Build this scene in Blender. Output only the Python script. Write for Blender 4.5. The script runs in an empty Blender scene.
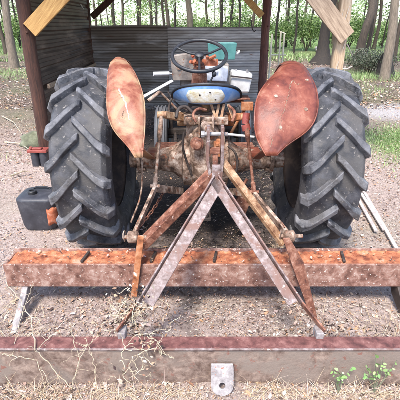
import bpy, math, random
from mathutils import Vector, Matrix, noise
R = math.radians
rng = random.Random(7)
C = bpy.context.scene.collection
sc = bpy.context.scene

# ------------------------------------------------------------------ camera model (real metres)
H = 1.57; PITCH = R(24.2); F = 390.0
cp, sp = math.cos(PITCH), math.sin(PITCH)
def ang(py): return PITCH + math.atan((py - 200) / F)
def dep(Y, Z): return Y * cp + (H - Z) * sp
def atY(px, py, Y):
    Z = H - Y * math.tan(ang(py)); return Vector(((px - 200) / F * dep(Y, Z), Y, Z))
def atZ(px, py, Z):
    Y = (H - Z) / math.tan(ang(py)); return Vector(((px - 200) / F * dep(Y, Z), Y, Z))

# ------------------------------------------------------------------ mesh builder
class MB:
    def __init__(s): s.v = []; s.f = []; s.c = []
    def add(s, vs, fs, col=None):
        o = len(s.v); s.v += [Vector(v) for v in vs]; s.f += [tuple(i + o for i in f) for f in fs]
        if col is not None: s.c += [col] * len(fs)
        return s
    def box(s, c, d, rot=None):
        x, y, z = d[0] / 2, d[1] / 2, d[2] / 2
        vs = [Vector((a * x, b * y, e * z)) for a in (-1, 1) for b in (-1, 1) for e in (-1, 1)]
        if rot is not None: vs = [rot @ v for v in vs]
        c = Vector(c)
        return s.add([v + c for v in vs], [(0, 1, 3, 2), (4, 6, 7, 5), (0, 4, 5, 1), (2, 3, 7, 6), (0, 2, 6, 4), (1, 5, 7, 3)])
    def bar(s, p0, p1, w, t, side=(1, 0, 0), w1=None):
        """flat bar: width w measured along 'side' (made perpendicular to the run), thickness t"""
        p0, p1 = Vector(p0), Vector(p1); d = (p1 - p0).normalized()
        sd = Vector(side); sd = (sd - d * sd.dot(d)).normalized(); n = d.cross(sd)
        w1 = w if w1 is None else w1
        vs = []
        for p, ww in ((p0, w), (p1, w1)):
            for a, b in ((-1, -1), (1, -1), (1, 1), (-1, 1)): vs.append(p + sd * a * ww / 2 + n * b * t / 2)
        return s.add(vs, [(3, 2, 1, 0), (4, 5, 6, 7), (0, 1, 5, 4), (1, 2, 6, 5), (2, 3, 7, 6), (3, 0, 4, 7)])
    def tube(s, pts, r, n=8, cap=True, wob=0.0, flat=1.0):
        pts = [Vector(p) for p in pts]
        if not isinstance(r, (list, tuple)) and 3 <= len(pts) <= 6:      # bent pipe: round the corners off
            for _ in range(2):
                q = [pts[0]]
                for u_, w_ in zip(pts, pts[1:]): q += [u_.lerp(w_, .25), u_.lerp(w_, .75)]
                pts = q + [pts[-1]]
        m = len(pts)
        rs = r if isinstance(r, (list, tuple)) else [r] * m
        d0 = (pts[1] - pts[0]).normalized(); up = Vector((0, 0, 1)) if abs(d0.z) < .9 else Vector((1, 0, 0))
        a = d0.cross(up).normalized(); vs = []; fs = []
        for i, p in enumerate(pts):
            d = (pts[min(i + 1, m - 1)] - pts[max(i - 1, 0)]).normalized()
            a = (a - d * a.dot(d)).normalized(); b = d.cross(a)
            for k in range(n):
                t = 2 * math.pi * k / n; rr = rs[i] * (1 + (wob * noise.noise(p * 3 + Vector((k * 1.7, 0, 0))) if wob else 0))
                vs.append(p + a * math.cos(t) * rr + b * math.sin(t) * rr * flat)
        for i in range(m - 1):
            for k in range(n):
                k2 = (k + 1) % n; fs.append((i * n + k, i * n + k2, (i + 1) * n + k2, (i + 1) * n + k))
        if cap: fs.append(tuple(range(n - 1, -1, -1))); fs.append(tuple((m - 1) * n + k for k in range(n)))
        return s.add(vs, fs)
    def lathe(s, c, axis, prof, n=24, cap=True):
        """prof = [(along, radius)]"""
        c = Vector(c); ax = Vector(axis).normalized(); up = Vector((0, 0, 1)) if abs(ax.z) < .9 else Vector((1, 0, 0))
        a = ax.cross(up).normalized(); b = ax.cross(a); vs = []; fs = []
        for (t, r) in prof:
            for k in range(n):
                q = 2 * math.pi * k / n; vs.append(c + ax * t + a * math.cos(q) * r + b * math.sin(q) * r)
        m = len(prof)
        for i in range(m - 1):
            for k in range(n):
                k2 = (k + 1) % n; fs.append((i * n + k, i * n + k2, (i + 1) * n + k2, (i + 1) * n + k))
        if cap: fs.append(tuple(range(n - 1, -1, -1))); fs.append(tuple((m - 1) * n + k for k in range(n)))
        return s.add(vs, fs)
    def plate(s, pts, t, nrm):
        nrm = Vector(nrm).normalized(); n = len(pts); pts = [Vector(p) for p in pts]
        vs = [p + nrm * t / 2 for p in pts] + [p - nrm * t / 2 for p in pts]
        fs = [tuple(range(n)), tuple(range(2 * n - 1, n - 1, -1))] + [(i, n + i, n + (i + 1) % n, (i + 1) % n) for i in range(n)]
        return s.add(vs, fs)
    def grid(s, rows):
        n = len(rows[0]); vs = [p for r in rows for p in r]
        return s.add(vs, [(i * n + j, i * n + j + 1, (i + 1) * n + j + 1, (i + 1) * n + j) for i in range(len(rows) - 1) for j in range(n - 1)])
    def build(s, name, mat, parent=None, smooth=None, bevel=0, solid=0, sub=0, off=-1, fixn=True):
        me = bpy.data.meshes.new(name)
        base = Vector((0, 0, 0)); q = parent
        while q is not None: base += Vector(q.location); q = q.parent
        me.from_pydata([v - base for v in s.v], [], s.f)
        if s.c:
            at = me.color_attributes.new('tint', 'FLOAT_COLOR', 'CORNER'); vals = []
            for p in me.polygons:
                vals += list(s.c[p.index]) * p.loop_total
            at.data.foreach_set('color', vals)
        me.update()
        if fixn and len(s.v) < 60000:
            import bmesh
            bm = bmesh.new(); bm.from_mesh(me); bmesh.ops.recalc_face_normals(bm, faces=bm.faces); bm.to_mesh(me); bm.free()
        if smooth: me.shade_smooth() if smooth >= 180 else me.set_sharp_from_angle(angle=R(smooth))
        if smooth and smooth < 180:
            me.shade_smooth(); me.set_sharp_from_angle(angle=R(smooth))
        me.materials.append(mat)
        o = bpy.data.objects.new(name, me); C.objects.link(o); o.parent = parent
        if solid: m = o.modifiers.new('s', 'SOLIDIFY'); m.thickness = solid; m.offset = off
        if bevel: m = o.modifiers.new('b', 'BEVEL'); m.width = bevel; m.segments = 2; m.limit_method = 'ANGLE'
        if sub: m = o.modifiers.new('u', 'SUBSURF'); m.levels = sub; m.render_levels = sub
        return o

def tag(o, label=None, cat=None, group=None, kind=None):
    for k, v in (('label', label), ('category', cat), ('group', group), ('kind', kind)):
        if v: o[k] = v
    return o
def empty(name, loc, label=None, cat=None, group=None, parent=None):
    o = bpy.data.objects.new(name, None); C.objects.link(o); o.location = loc; o.empty_display_size = .1
    o.parent = parent
    return tag(o, label, cat, group)
def copy_tree(o, parent=None):
    c = o.copy(); C.objects.link(c); c.parent = parent
    for ch in list(o.children): copy_tree(ch, c)
    return c

# ------------------------------------------------------------------ materials
def newmat(name):
    m = bpy.data.materials.new(name); m.use_nodes = True; nt = m.node_tree
    return m, nt, nt.nodes['Principled BSDF'], nt.nodes, nt.links
def ramp(nd, stops):
    r = nd.new('ShaderNodeValToRGB'); e = r.color_ramp.elements
    while len(e) < len(stops): e.new(.5)
    for i, (p, c) in enumerate(stops): e[i].position = p; e[i].color = (*c, 1) if len(c) == 3 else c
    return r
def nz(nd, lk, co, scale, detail=6, rough=.6, dist=0):
    n = nd.new('ShaderNodeTexNoise'); n.inputs['Scale'].default_value = scale; n.inputs['Detail'].default_value = detail
    n.inputs['Roughness'].default_value = rough; n.inputs['Distortion'].default_value = dist; lk.new(co, n.inputs['Vector']); return n
def mixc(nd, lk, fac, a, b):
    m = nd.new('ShaderNodeMix'); m.data_type = 'RGBA'
    if isinstance(fac, (int, float)): m.inputs['Factor'].default_value = fac
    else: lk.new(fac, m.inputs['Factor'])
    for k, v in ((6, a), (7, b)):
        if isinstance(v, tuple): m.inputs[k].default_value = (*v, 1)
        else: lk.new(v, m.inputs[k])
    return m.outputs[2]
def weathered(name, stops, scale=8, spots=None, spot_amt=.6, spot_scale=30, rough=.75, bump=.4, bscale=60, metal=0, stretch=(1, 1, 1), big=None, rvar=.15, big_scale=2.5, rot=0):
    """noise ramp of colours + optional large second colour + optional specks; bump and roughness variation"""
    m, nt, bs, nd, lk = newmat(name)
    tc = nd.new('ShaderNodeTexCoord'); mp = nd.new('ShaderNodeMapping'); mp.inputs['Scale'].default_value = stretch; m0 = nd.new('ShaderNodeMapping'); m0.inputs['Rotation'].default_value = (0, rot, 0)
    lk.new(tc.outputs['Object'], m0.inputs['Vector']); lk.new(m0.outputs[0], mp.inputs['Vector']); co = mp.outputs['Vector']
    n = nz(nd, lk, co, scale, 9, .68, .3); r = ramp(nd, stops); lk.new(n.outputs['Fac'], r.inputs['Fac']); col = r.outputs['Color']
    if big:
        n2 = nz(nd, lk, co, big_scale, 5, .6, .6); r2 = ramp(nd, [(.48, (0, 0, 0)), (.58, (1, 1, 1))]); lk.new(n2.outputs['Fac'], r2.inputs['Fac'])
        col = mixc(nd, lk, r2.outputs['Color'], col, big)
    if spots:
        n3 = nz(nd, lk, co, spot_scale, 4, .7); t = spot_amt; r3 = ramp(nd, [(t, (0, 0, 0)), (t + .06, (1, 1, 1))]); lk.new(n3.outputs['Fac'], r3.inputs['Fac'])
        col = mixc(nd, lk, r3.outputs['Color'], col, spots)
    lk.new(col, bs.inputs['Base Color'])
    n4 = nz(nd, lk, co, bscale, 8, .7)
    rr = nd.new('ShaderNodeMapRange'); rr.inputs['To Min'].default_value = max(rough - rvar, .05); rr.inputs['To Max'].default_value = min(rough + rvar, 1)
    lk.new(n.outputs['Fac'], rr.inputs['Value']); lk.new(rr.outputs[0], bs.inputs['Roughness'])
    b = nd.new('ShaderNodeBump'); b.inputs['Strength'].default_value = bump; b.inputs['Distance'].default_value = .006
    ad = nd.new('ShaderNodeMath'); ad.operation = 'ADD'; lk.new(n4.outputs['Fac'], ad.inputs[0]); lk.new(n.outputs['Fac'], ad.inputs[1])
    lk.new(ad.outputs[0], b.inputs['Height']); lk.new(b.outputs[0], bs.inputs['Normal'])
    bs.inputs['Metallic'].default_value = metal
    return m
def tinted(name, rough=.8, trans=0, mul=None):
    """colour from the per-face tint of scattered leaves, stalks and blades"""
    m, nt, bs, nd, lk = newmat(name)
    a = nd.new('ShaderNodeAttribute'); a.attribute_name = 'tint'
    lk.new(a.outputs['Color'], bs.inputs['Base Color']); bs.inputs['Roughness'].default_value = rough
    if trans:
        tr = nd.new('ShaderNodeBsdfTranslucent'); lk.new(a.outputs['Color'], tr.inputs['Color'])
        mx = nd.new('ShaderNodeMixShader'); mx.inputs[0].default_value = trans
        lk.new(bs.outputs[0], mx.inputs[1]); lk.new(tr.outputs[0], mx.inputs[2]); lk.new(mx.outputs[0], nd['Material Output'].inputs['Surface'])
    return m
def wood(name, dark, light, rough=.8, vscale=(14, 14, 1.2), bump=.5, rot=0):
    return weathered(name, [(.3, dark), (.5, tuple((a + b) / 2 for a, b in zip(dark, light))), (.7, light)], 4, stretch=vscale, rough=rough, bump=bump, bscale=14, rot=rot)

M = {}
M['rubber'] = weathered('worn_tyre_rubber', [(.34, (.014, .014, .017)), (.5, (.036, .036, .042)), (.66, (.09, .088, .098))], 7, spots=(.2, .18, .165), spot_amt=.6, spot_scale=40, rough=.6, bump=.5, bscale=90, big=(.07, .064, .062), big_scale=5)
M['rubber_front'] = weathered('grey_front_tyre_rubber', [(.3, (.06, .062, .07)), (.7, (.13, .13, .14))], 9, rough=.6, bump=.2)
M['rim'] = weathered('rusty_wheel_rim', [(.3, (.02, .014, .012)), (.5, (.055, .035, .026)), (.7, (.13, .09, .065))], 9, rough=.8)
M['fender_l'] = weathered('faded_orange_fender_paint', [(.36, (.2, .05, .025)), (.46, (.3, .11, .06)), (.56, (.34, .18, .11)), (.68, (.42, .31, .2))], 7, spots=(.2, .1, .04), spot_amt=.62, spot_scale=30, rough=.5, bump=.35, bscale=70, big=(.38, .22, .12), big_scale=7)
M['fender_r'] = weathered('rusty_red_fender_paint', [(.34, (.09, .022, .013)), (.46, (.17, .042, .024)), (.58, (.24, .07, .04)), (.7, (.34, .15, .095))], 8, spots=(.38, .2, .13), spot_amt=.66, spot_scale=16, rough=.42, bump=.35, bscale=60)
M['seam'] = weathered('dull_tan_weld', [(.34, (.16, .07, .04)), (.5, (.34, .22, .15)), (.66, (.5, .4, .3))], 40, rough=.8)
M['cream_metal'] = weathered('chalky_cast_iron', [(.36, (.035, .02, .014)), (.45, (.15, .09, .06)), (.54, (.32, .22, .165)), (.66, (.56, .45, .37))], 17, spots=(.22, .08, .04), spot_amt=.58, spot_scale=20, rough=.85, bump=.6, bscale=80)
M['dark_iron'] = weathered('greasy_dark_iron', [(.3, (.014, .011, .01)), (.55, (.05, .036, .03)), (.75, (.14, .1, .08))], 12, rough=.6, bump=.5)
M['grey_iron'] = weathered('grey_painted_iron', [(.3, (.12, .11, .11)), (.55, (.28, .27, .27)), (.75, (.45, .44, .43))], 14, spots=(.3, .14, .08), spot_amt=.62, rough=.65, bump=.4)
M['lilac'] = weathered('pale_lilac_worn_steel', [(.34, (.09, .05, .04)), (.5, (.2, .145, .135)), (.66, (.34, .28, .27))], 30, spots=(.5, .44, .41), spot_amt=.62, spot_scale=45, rough=.6, bump=.35, big=(.17, .09, .07), big_scale=9)
M['rust_brown'] = weathered('red_brown_rusty_steel', [(.34, (.06, .018, .011)), (.5, (.19, .07, .04)), (.66, (.36, .19, .13))], 22, spots=(.5, .36, .3), spot_amt=.62, spot_scale=50, rough=.75, bump=.4)
M['cream_paint'] = weathered('cream_paint_on_steel', [(.34, (.13, .05, .02)), (.5, (.34, .19, .1)), (.66, (.52, .38, .25))], 20, spots=(.3, .12, .05), spot_amt=.62, spot_scale=30, rough=.65)
M['beam_face'] = weathered('lichen_flecked_rusty_steel', [(.34, (.1, .04, .027)), (.5, (.26, .13, .095)), (.66, (.44, .3, .245))], 18, spots=(.75, .66, .58), spot_amt=.6, spot_scale=60, rough=.85, bump=.5)
M['orange_rust'] = weathered('flaking_orange_rust', [(.34, (.15, .04, .02)), (.45, (.36, .11, .05)), (.57, (.52, .21, .1)), (.7, (.62, .38, .27))], 18, rough=.95, bump=1.0, bscale=120, spots=(.2, .05, .03), spot_amt=.64, spot_scale=45)
M['orange_bar'] = weathered('orange_painted_rusty_bar', [(.34, (.16, .05, .02)), (.5, (.42, .15, .06)), (.66, (.56, .3, .17))], 18, rough=.75, bump=.5)
M['maroon'] = weathered('maroon_rusty_steel', [(.34, (.07, .025, .021)), (.5, (.15, .056, .047)), (.66, (.26, .12, .1))], 22, spots=(.4, .24, .2), spot_amt=.66, spot_scale=40, rough=.7, bump=.35)
M['brown_face'] = weathered('grey_brown_rusty_face', [(.34, (.1, .06, .045)), (.5, (.21, .145, .115)), (.66, (.34, .25, .2))], 26, spots=(.22, .1, .075), spot_amt=.6, spot_scale=22, rough=.85, bump=.6, big=(.22, .17, .14), big_scale=4)
M['lug_grey'] = weathered('grey_steel_lug', [(.34, (.14, .12, .12)), (.5, (.27, .24, .235)), (.66, (.42, .39, .38))], 24, spots=(.3, .14, .1), spot_amt=.62, rough=.6)
M['blue_seat'] = weathered('worn_blue_seat_paint', [(.3, (.1, .24, .6)), (.5, (.22, .42, .78)), (.68, (.5, .64, .82))], 9, rough=.4, bump=.15)
M['seat_patch'] = weathered('white_worn_vinyl_patch', [(.32, (.6, .42, .18)), (.46, (.75, .68, .5)), (.6, (.85, .84, .78))], 22, spots=(.12, .08, .06), spot_amt=.66, spot_scale=16, rough=.6, bump=.6)
M['black'] = weathered('black_worn_plastic', [(.3, (.012, .012, .014)), (.7, (.035, .035, .04))], 20, rough=.45, bump=.2)
M['dash'] = weathered('dusty_grey_dash_metal', [(.3, (.13, .1, .085)), (.52, (.25, .21, .18)), (.7, (.38, .33, .29))], 12, spots=(.2, .08, .04), spot_amt=.62, rough=.7, bump=.4)
M['pale_blue'] = weathered('pale_faded_blue_paint', [(.3, (.35, .36, .4)), (.5, (.6, .62, .7)), (.7, (.75, .77, .82))], 12, spots=(.35, .2, .14), spot_amt=.64, rough=.55)
M['teal'] = weathered('teal_plastic', [(.3, (.04, .14, .13)), (.7, (.1, .26, .24))], 8, rough=.45, bump=.1)
M['white'] = weathered('dirty_white_plastic', [(.3, (.42, .4, .38)), (.7, (.72, .71, .7))], 9, rough=.45, bump=.1)
M['red'] = weathered('scuffed_red_paint', [(.3, (.17, .025, .02)), (.7, (.36, .09, .07))], 18, rough=.55, spots=(.4, .3, .28), spot_amt=.63)
M['orange_cap'] = weathered('rusty_orange_patch', [(.3, (.25, .06, .03)), (.55, (.5, .15, .07)), (.72, (.66, .4, .3))], 26, rough=.8, bump=.5)
M['drum_black'] = weathered('dusty_black_tub_plastic', [(.3, (.022, .022, .028)), (.55, (.045, .045, .055)), (.75, (.1, .1, .11))], 8, rough=.5, bump=.2)
M['wood_yellow'] = wood('fresh_yellow_timber', (.28, .13, .035), (.6, .37, .14), rot=R(-42))
M['wood_pale'] = wood('pale_splintered_timber', (.34, .22, .13), (.7, .54, .38), bump=.8)
M['wood_grey'] = wood('weathered_brown_timber', (.2, .13, .085), (.56, .42, .3), rot=R(40))
M['post_dark'] = wood('dark_red_brown_log', (.02, .009, .007), (.12, .05, .032), bump=1.0)
M['post_red'] = wood('red_brown_log', (.05, .018, .015), (.2, .08, .06), bump=1.0)
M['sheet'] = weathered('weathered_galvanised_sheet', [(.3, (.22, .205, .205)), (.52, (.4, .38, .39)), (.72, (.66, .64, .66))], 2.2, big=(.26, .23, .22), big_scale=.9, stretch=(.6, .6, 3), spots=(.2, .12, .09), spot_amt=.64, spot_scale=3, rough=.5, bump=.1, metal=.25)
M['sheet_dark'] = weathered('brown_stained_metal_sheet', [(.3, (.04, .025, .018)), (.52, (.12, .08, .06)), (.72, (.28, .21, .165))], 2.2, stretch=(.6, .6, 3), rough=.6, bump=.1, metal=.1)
M['sheet_shaded'] = weathered('shaded_brown_grey_sheet', [(.3, (.15, .13, .12)), (.52, (.3, .27, .26)), (.72, (.5, .47, .46))], 2.2, big=(.15, .12, .1), big_scale=1.2, stretch=(.6, .6, 3), spots=(.15, .09, .07), spot_amt=.64, spot_scale=3, rough=.55, bump=.1, metal=.15)  # darker version of the wall sheet, with the dim left side in its colour
M['roof'] = weathered('rusty_roof_sheet', [(.3, (.12, .08, .06)), (.7, (.3, .25, .22))], 3, rough=.6, metal=.2)
M['pale_pole'] = weathered('pale_yellow_pipe', [(.3, (.5, .44, .3)), (.7, (.78, .74, .6))], 8, rough=.6)
M['slat'] = weathered('pale_grey_batten', [(.3, (.3, .25, .23)), (.7, (.62, .57, .54))], 12, rough=.75)
M['bark'] = wood('brown_forest_bark', (.025, .018, .013), (.13, .095, .068), vscale=(9, 9, 1), bump=1)
M['bark_pale'] = wood('pale_forest_bark', (.09, .07, .05), (.3, .235, .175), vscale=(9, 9, 1), bump=1)
M['bark_dark'] = wood('dark_forest_bark', (.01, .008, .006), (.05, .036, .027), vscale=(9, 9, 1), bump=1)
M['leaf'] = tinted('living_leaves', .5, .35)
M['litter'] = tinted('dead_leaves', .85)
M['straw'] = tinted('dry_stalks', .75)
M['blade'] = tinted('grass_blades', .6)
M['vine'] = weathered('dry_vine_bark', [(.3, (.34, .26, .17)), (.7, (.68, .58, .42))], 30, rough=.85)
M['root'] = weathered('bleached_root', [(.3, (.4, .33, .27)), (.7, (.7, .64, .56))], 20, rough=.85)

mm_ = M['rubber']; nd, lk = mm_.node_tree.nodes, mm_.node_tree.links; bs = nd['Principled BSDF']
ge = nd.new('ShaderNodeNewGeometry'); rp = ramp(nd, [(.515, (0, 0, 0)), (.57, (1, 1, 1))]); lk.new(ge.outputs['Pointiness'], rp.inputs['Fac'])
tc_ = nd.new('ShaderNodeTexCoord'); nw = nz(nd, lk, tc_.outputs['Object'], 9, 8, .7); rw_ = ramp(nd, [(.42, (0, 0, 0)), (.62, (1, 1, 1))]); lk.new(nw.outputs['Fac'], rw_.inputs['Fac'])
ml = nd.new('ShaderNodeMath'); ml.operation = 'MULTIPLY'; lk.new(rp.outputs['Color'], ml.inputs[0]); lk.new(rw_.outputs['Color'], ml.inputs[1])
old = bs.inputs['Base Color'].links[0].from_socket; lk.new(mixc(nd, lk, ml.outputs[0], old, (.27, .265, .28)), bs.inputs['Base Color'])
# ------------------------------------------------------------------ ground
def gh(x, y):
    near = max(0, 1 - max(abs(x) / 7, max(y - 1, 0) / 12))
    h = near * (.022 * noise.noise(Vector((x * 1.3, y * 1.3, 0))) + .011 * noise.noise(Vector((x * 5, y * 5, 3))) + .006 * noise.noise(Vector((x * 17, y * 17, 5))))
    far = min(1, max(0, (y - 11) / 12)); h += far * .22 * noise.noise(Vector((x * .12, y * .12, 8)))
    return h
def axis(fine0, fine1, step, lo, hi, grow=1.22):
    a = []; v = fine0
    while v <= fine1: a.append(v); v += step
    s = step; v = a[-1]
    while v < hi: s *= grow; v += s; a.append(v)
    s = step; v = fine0
    while v > lo: s *= grow; v -= s; a.insert(0, v)
    return a
xs = axis(-2.6, 2.6, .032, -600, 600); ys = axis(.2, 5.2, .032, -300, 900, 1.12)
g = MB(); g.grid([[Vector((x, y, gh(x, y))) for x in xs] for y in ys])
m, nt, bs, nd, lk = newmat('leaf_strewn_soil'); M['soil'] = m
tc = nd.new('ShaderNodeTexCoord'); co = tc.outputs['Object']
n1 = nz(nd, lk, co, 34, 10, .8, .5); r1 = ramp(nd, [(.34, (.08, .05, .042)), (.43, (.28, .2, .17)), (.53, (.48, .37, .32)), (.64, (.66, .55, .5))]); lk.new(n1.outputs['Fac'], r1.inputs['Fac'])
n2 = nz(nd, lk, co, 1.1, 5, .6, .4); r2 = ramp(nd, [(.42, (0, 0, 0)), (.62, (1, 1, 1))]); lk.new(n2.outputs['Fac'], r2.inputs['Fac'])
sandy = nz(nd, lk, co, 60, 6, .7); rs = ramp(nd, [(.38, (.32, .235, .2)), (.62, (.6, .49, .44))]); lk.new(sandy.outputs['Fac'], rs.inputs['Fac'])
c1 = mixc(nd, lk, r2.outputs['Color'], r1.outputs['Color'], rs.outputs['Color'])
# woodland floor, litter brown deepened for tree shade, and the green clearing beyond
sx = nd.new('ShaderNodeSeparateXYZ'); lk.new(co, sx.inputs[0])
n5 = nz(nd, lk, co, .35, 5, .6, .3)
mr = nd.new('ShaderNodeMapRange'); mr.inputs['From Min'].default_value = 19; mr.inputs['From Max'].default_value = 30; lk.new(sx.outputs['Y'], mr.inputs['Value'])
ad = nd.new('ShaderNodeMath'); ad.operation = 'MULTIPLY_ADD'; lk.new(n5.outputs['Fac'], ad.inputs[0]); ad.inputs[1].default_value = 1.4; ad.inputs[2].default_value = -.7
a2 = nd.new('ShaderNodeMath'); a2.operation = 'ADD'; a2.use_clamp = True; lk.new(ad.outputs[0], a2.inputs[0]); lk.new(mr.outputs[0], a2.inputs[1])
shaded_litter = nz(nd, lk, co, 6, 9, .75); rl = ramp(nd, [(.35, (.06, .038, .026)), (.55, (.16, .11, .08)), (.72, (.32, .24, .18))]); lk.new(shaded_litter.outputs['Fac'], rl.inputs['Fac'])
mrl = nd.new('ShaderNodeMapRange'); mrl.inputs['From Min'].default_value = 4.5; mrl.inputs['From Max'].default_value = 9; lk.new(sx.outputs['Y'], mrl.inputs['Value'])
al = nd.new('ShaderNodeMath'); al.operation = 'ADD'; al.use_clamp = True; lk.new(ad.outputs[0], al.inputs[0]); lk.new(mrl.outputs[0], al.inputs[1])
c1 = mixc(nd, lk, al.outputs[0], c1, rl.outputs['Color'])
gn = nz(nd, lk, co, 2.5, 8, .7); gr = ramp(nd, [(.35, (.08, .13, .03)), (.55, (.2, .3, .09)), (.72, (.38, .44, .2))]); lk.new(gn.outputs['Fac'], gr.inputs['Fac'])
c2 = mixc(nd, lk, a2.outputs[0], c1, gr.outputs['Color'])
# shade below the tractor and shed, painted into the soil colour
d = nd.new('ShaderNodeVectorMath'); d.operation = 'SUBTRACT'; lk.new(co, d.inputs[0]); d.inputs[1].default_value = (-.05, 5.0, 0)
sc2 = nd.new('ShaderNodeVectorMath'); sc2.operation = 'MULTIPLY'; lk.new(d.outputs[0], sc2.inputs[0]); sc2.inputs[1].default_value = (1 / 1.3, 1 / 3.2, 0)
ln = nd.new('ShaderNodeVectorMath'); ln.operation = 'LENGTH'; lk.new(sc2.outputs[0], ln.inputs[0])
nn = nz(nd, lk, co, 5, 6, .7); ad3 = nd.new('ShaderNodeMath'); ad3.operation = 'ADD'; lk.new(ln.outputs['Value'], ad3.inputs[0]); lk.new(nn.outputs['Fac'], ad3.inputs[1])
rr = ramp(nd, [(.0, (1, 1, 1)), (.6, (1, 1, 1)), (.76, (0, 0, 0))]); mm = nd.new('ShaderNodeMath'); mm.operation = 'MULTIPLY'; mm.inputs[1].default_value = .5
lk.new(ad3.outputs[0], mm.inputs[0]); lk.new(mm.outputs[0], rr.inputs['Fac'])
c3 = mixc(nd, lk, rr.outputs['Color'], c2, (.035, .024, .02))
def patch(cx_, cy_, rx_, ry_, col_in, colour):
    v1 = nd.new('ShaderNodeVectorMath'); v1.operation = 'SUBTRACT'; lk.new(co, v1.inputs[0]); v1.inputs[1].default_value = (cx_, cy_, 0)
    v2 = nd.new('ShaderNodeVectorMath'); v2.operation = 'MULTIPLY'; lk.new(v1.outputs[0], v2.inputs[0]); v2.inputs[1].default_value = (1 / rx_, 1 / ry_, 0)
    v3 = nd.new('ShaderNodeVectorMath'); v3.operation = 'LENGTH'; lk.new(v2.outputs[0], v3.inputs[0])
    v4 = nd.new('ShaderNodeMath'); v4.operation = 'ADD'; lk.new(v3.outputs['Value'], v4.inputs[0]); nq = nz(nd, lk, co, 3, 7, .75); lk.new(nq.outputs['Fac'], v4.inputs[1])
    v5 = nd.new('ShaderNodeMath'); v5.operation = 'MULTIPLY'; v5.inputs[1].default_value = .5; lk.new(v4.outputs[0], v5.inputs[0])
    v6 = ramp(nd, [(.0, (1, 1, 1)), (.52, (1, 1, 1)), (.72, (0, 0, 0))]); lk.new(v5.outputs[0], v6.inputs['Fac']); return mixc(nd, lk, v6.outputs['Color'], col_in, colour)
gv = nz(nd, lk, co, 45, 5, .7); gvr = ramp(nd, [(.35, (.28, .25, .24)), (.65, (.55, .5, .48))]); lk.new(gv.outputs['Fac'], gvr.inputs['Fac'])
c3 = patch(4.6, 7.7, 2.2, 1.2, c3, gvr.outputs['Color']); c3 = patch(3.1, 5.5, .9, 1.0, c3, gr.outputs['Color'])
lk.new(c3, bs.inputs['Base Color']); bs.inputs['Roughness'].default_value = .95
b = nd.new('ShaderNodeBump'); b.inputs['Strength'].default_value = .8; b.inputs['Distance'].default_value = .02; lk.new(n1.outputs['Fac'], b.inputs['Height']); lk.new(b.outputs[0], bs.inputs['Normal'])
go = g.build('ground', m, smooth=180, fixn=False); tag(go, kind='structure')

def jit(c, a=.25):
    k = 1 + rng.uniform(-a, a); return (max(c[0] * k, 0), max(c[1] * k * rng.uniform(.94, 1.06), 0), max(c[2] * k * rng.uniform(.9, 1.1), 0), 1)
LEAF = [(.12, .075, .05), (.08, .05, .04), (.6, .48, .43), (.34, .22, .17), (.16, .1, .08), (.56, .44, .38), (.4, .27, .19), (.28, .17, .11), (.55, .42, .32), (.19, .115, .08), (.5, .39, .32), (.36, .2, .12), (.48, .34, .27), (.1, .065, .05), (.56, .46, .39), (.4, .22, .12)]
def in_painted_shade(x, y): return ((x + .05) / 1.15) ** 2 + ((y - 5.0) / 2.9) ** 2 < .75 + .5 * noise.noise(Vector((x * 4, y * 4, 2)))  # area where the dead leaves take the painted shade
def leaf(mb, p, s, tilt=.5, ar=None):
    a = rng.uniform(0, 6.283); ar = ar or rng.uniform(.35, .7)
    u = Vector((math.cos(a), math.sin(a), rng.uniform(-tilt, tilt))).normalized(); w = u.cross(Vector((rng.uniform(-tilt, tilt), rng.uniform(-tilt, tilt), 1))).normalized() * ar
    n = u.cross(w).normalized(); k = rng.uniform(-.25, .35) * s
    c = rng.choice(LEAF)
    if in_painted_shade(p.x, p.y): kd = .2 if rng.random() < .82 else .7; c = tuple(v * kd for v in c)  # leaf colour darkened to match the shade painted on the soil
    if s < .022: mb.add([p - u * s * .5, p + w * s * rng.uniform(.2, .6) + n * k * .6, p + u * s * rng.uniform(.3, .6) + n * k, p - w * s * rng.uniform(.2, .6) + n * k * .6], [(0, 1, 2, 3)], jit(c)); return
    r_ = lambda a: a * rng.uniform(.7, 1.25)
    mb.add([p - u * s * .5, p - u * s * r_(.22) + w * s * r_(.4) + n * k * .5, p + u * s * r_(.15) + w * s * r_(.42) + n * k * .9, p + u * s * .52 + n * k * r_(1), p + u * s * r_(.18) - w * s * r_(.4) + n * k * .8, p - u * s * r_(.2) - w * s * r_(.42) + n * k * .3], [(0, 1, 2, 3), (0, 3, 4, 5)], jit(c))
lt = MB()
for i in range(210000):
    y = .95 + (rng.random() ** 1.7) * 9.5; half = .45 + y * .62 + .3
    x = rng.uniform(-half, half)
    dens = noise.noise(Vector((x * 1.1, y * 1.1, 20)))
    if dens < -.1 and rng.random() < .55: continue
    s = rng.uniform(.004, .016) if rng.random() < .93 else rng.uniform(.016, .036)
    if y > 4: s *= 1.5
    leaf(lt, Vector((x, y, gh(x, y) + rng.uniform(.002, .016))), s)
for i in range(14000):
    y = 8 + rng.random() ** 1.3 * 16; half = y * .62 + .8; x = rng.uniform(-half, half)
    leaf(lt, Vector((x, y, gh(x, y) + .02)), rng.uniform(.04, .1), .4)
tag(lt.build('fallen_leaves', M['litter'], fixn=False), 'brown and tan dead leaves strewn over the ground', 'leaf litter', kind='stuff')

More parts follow.
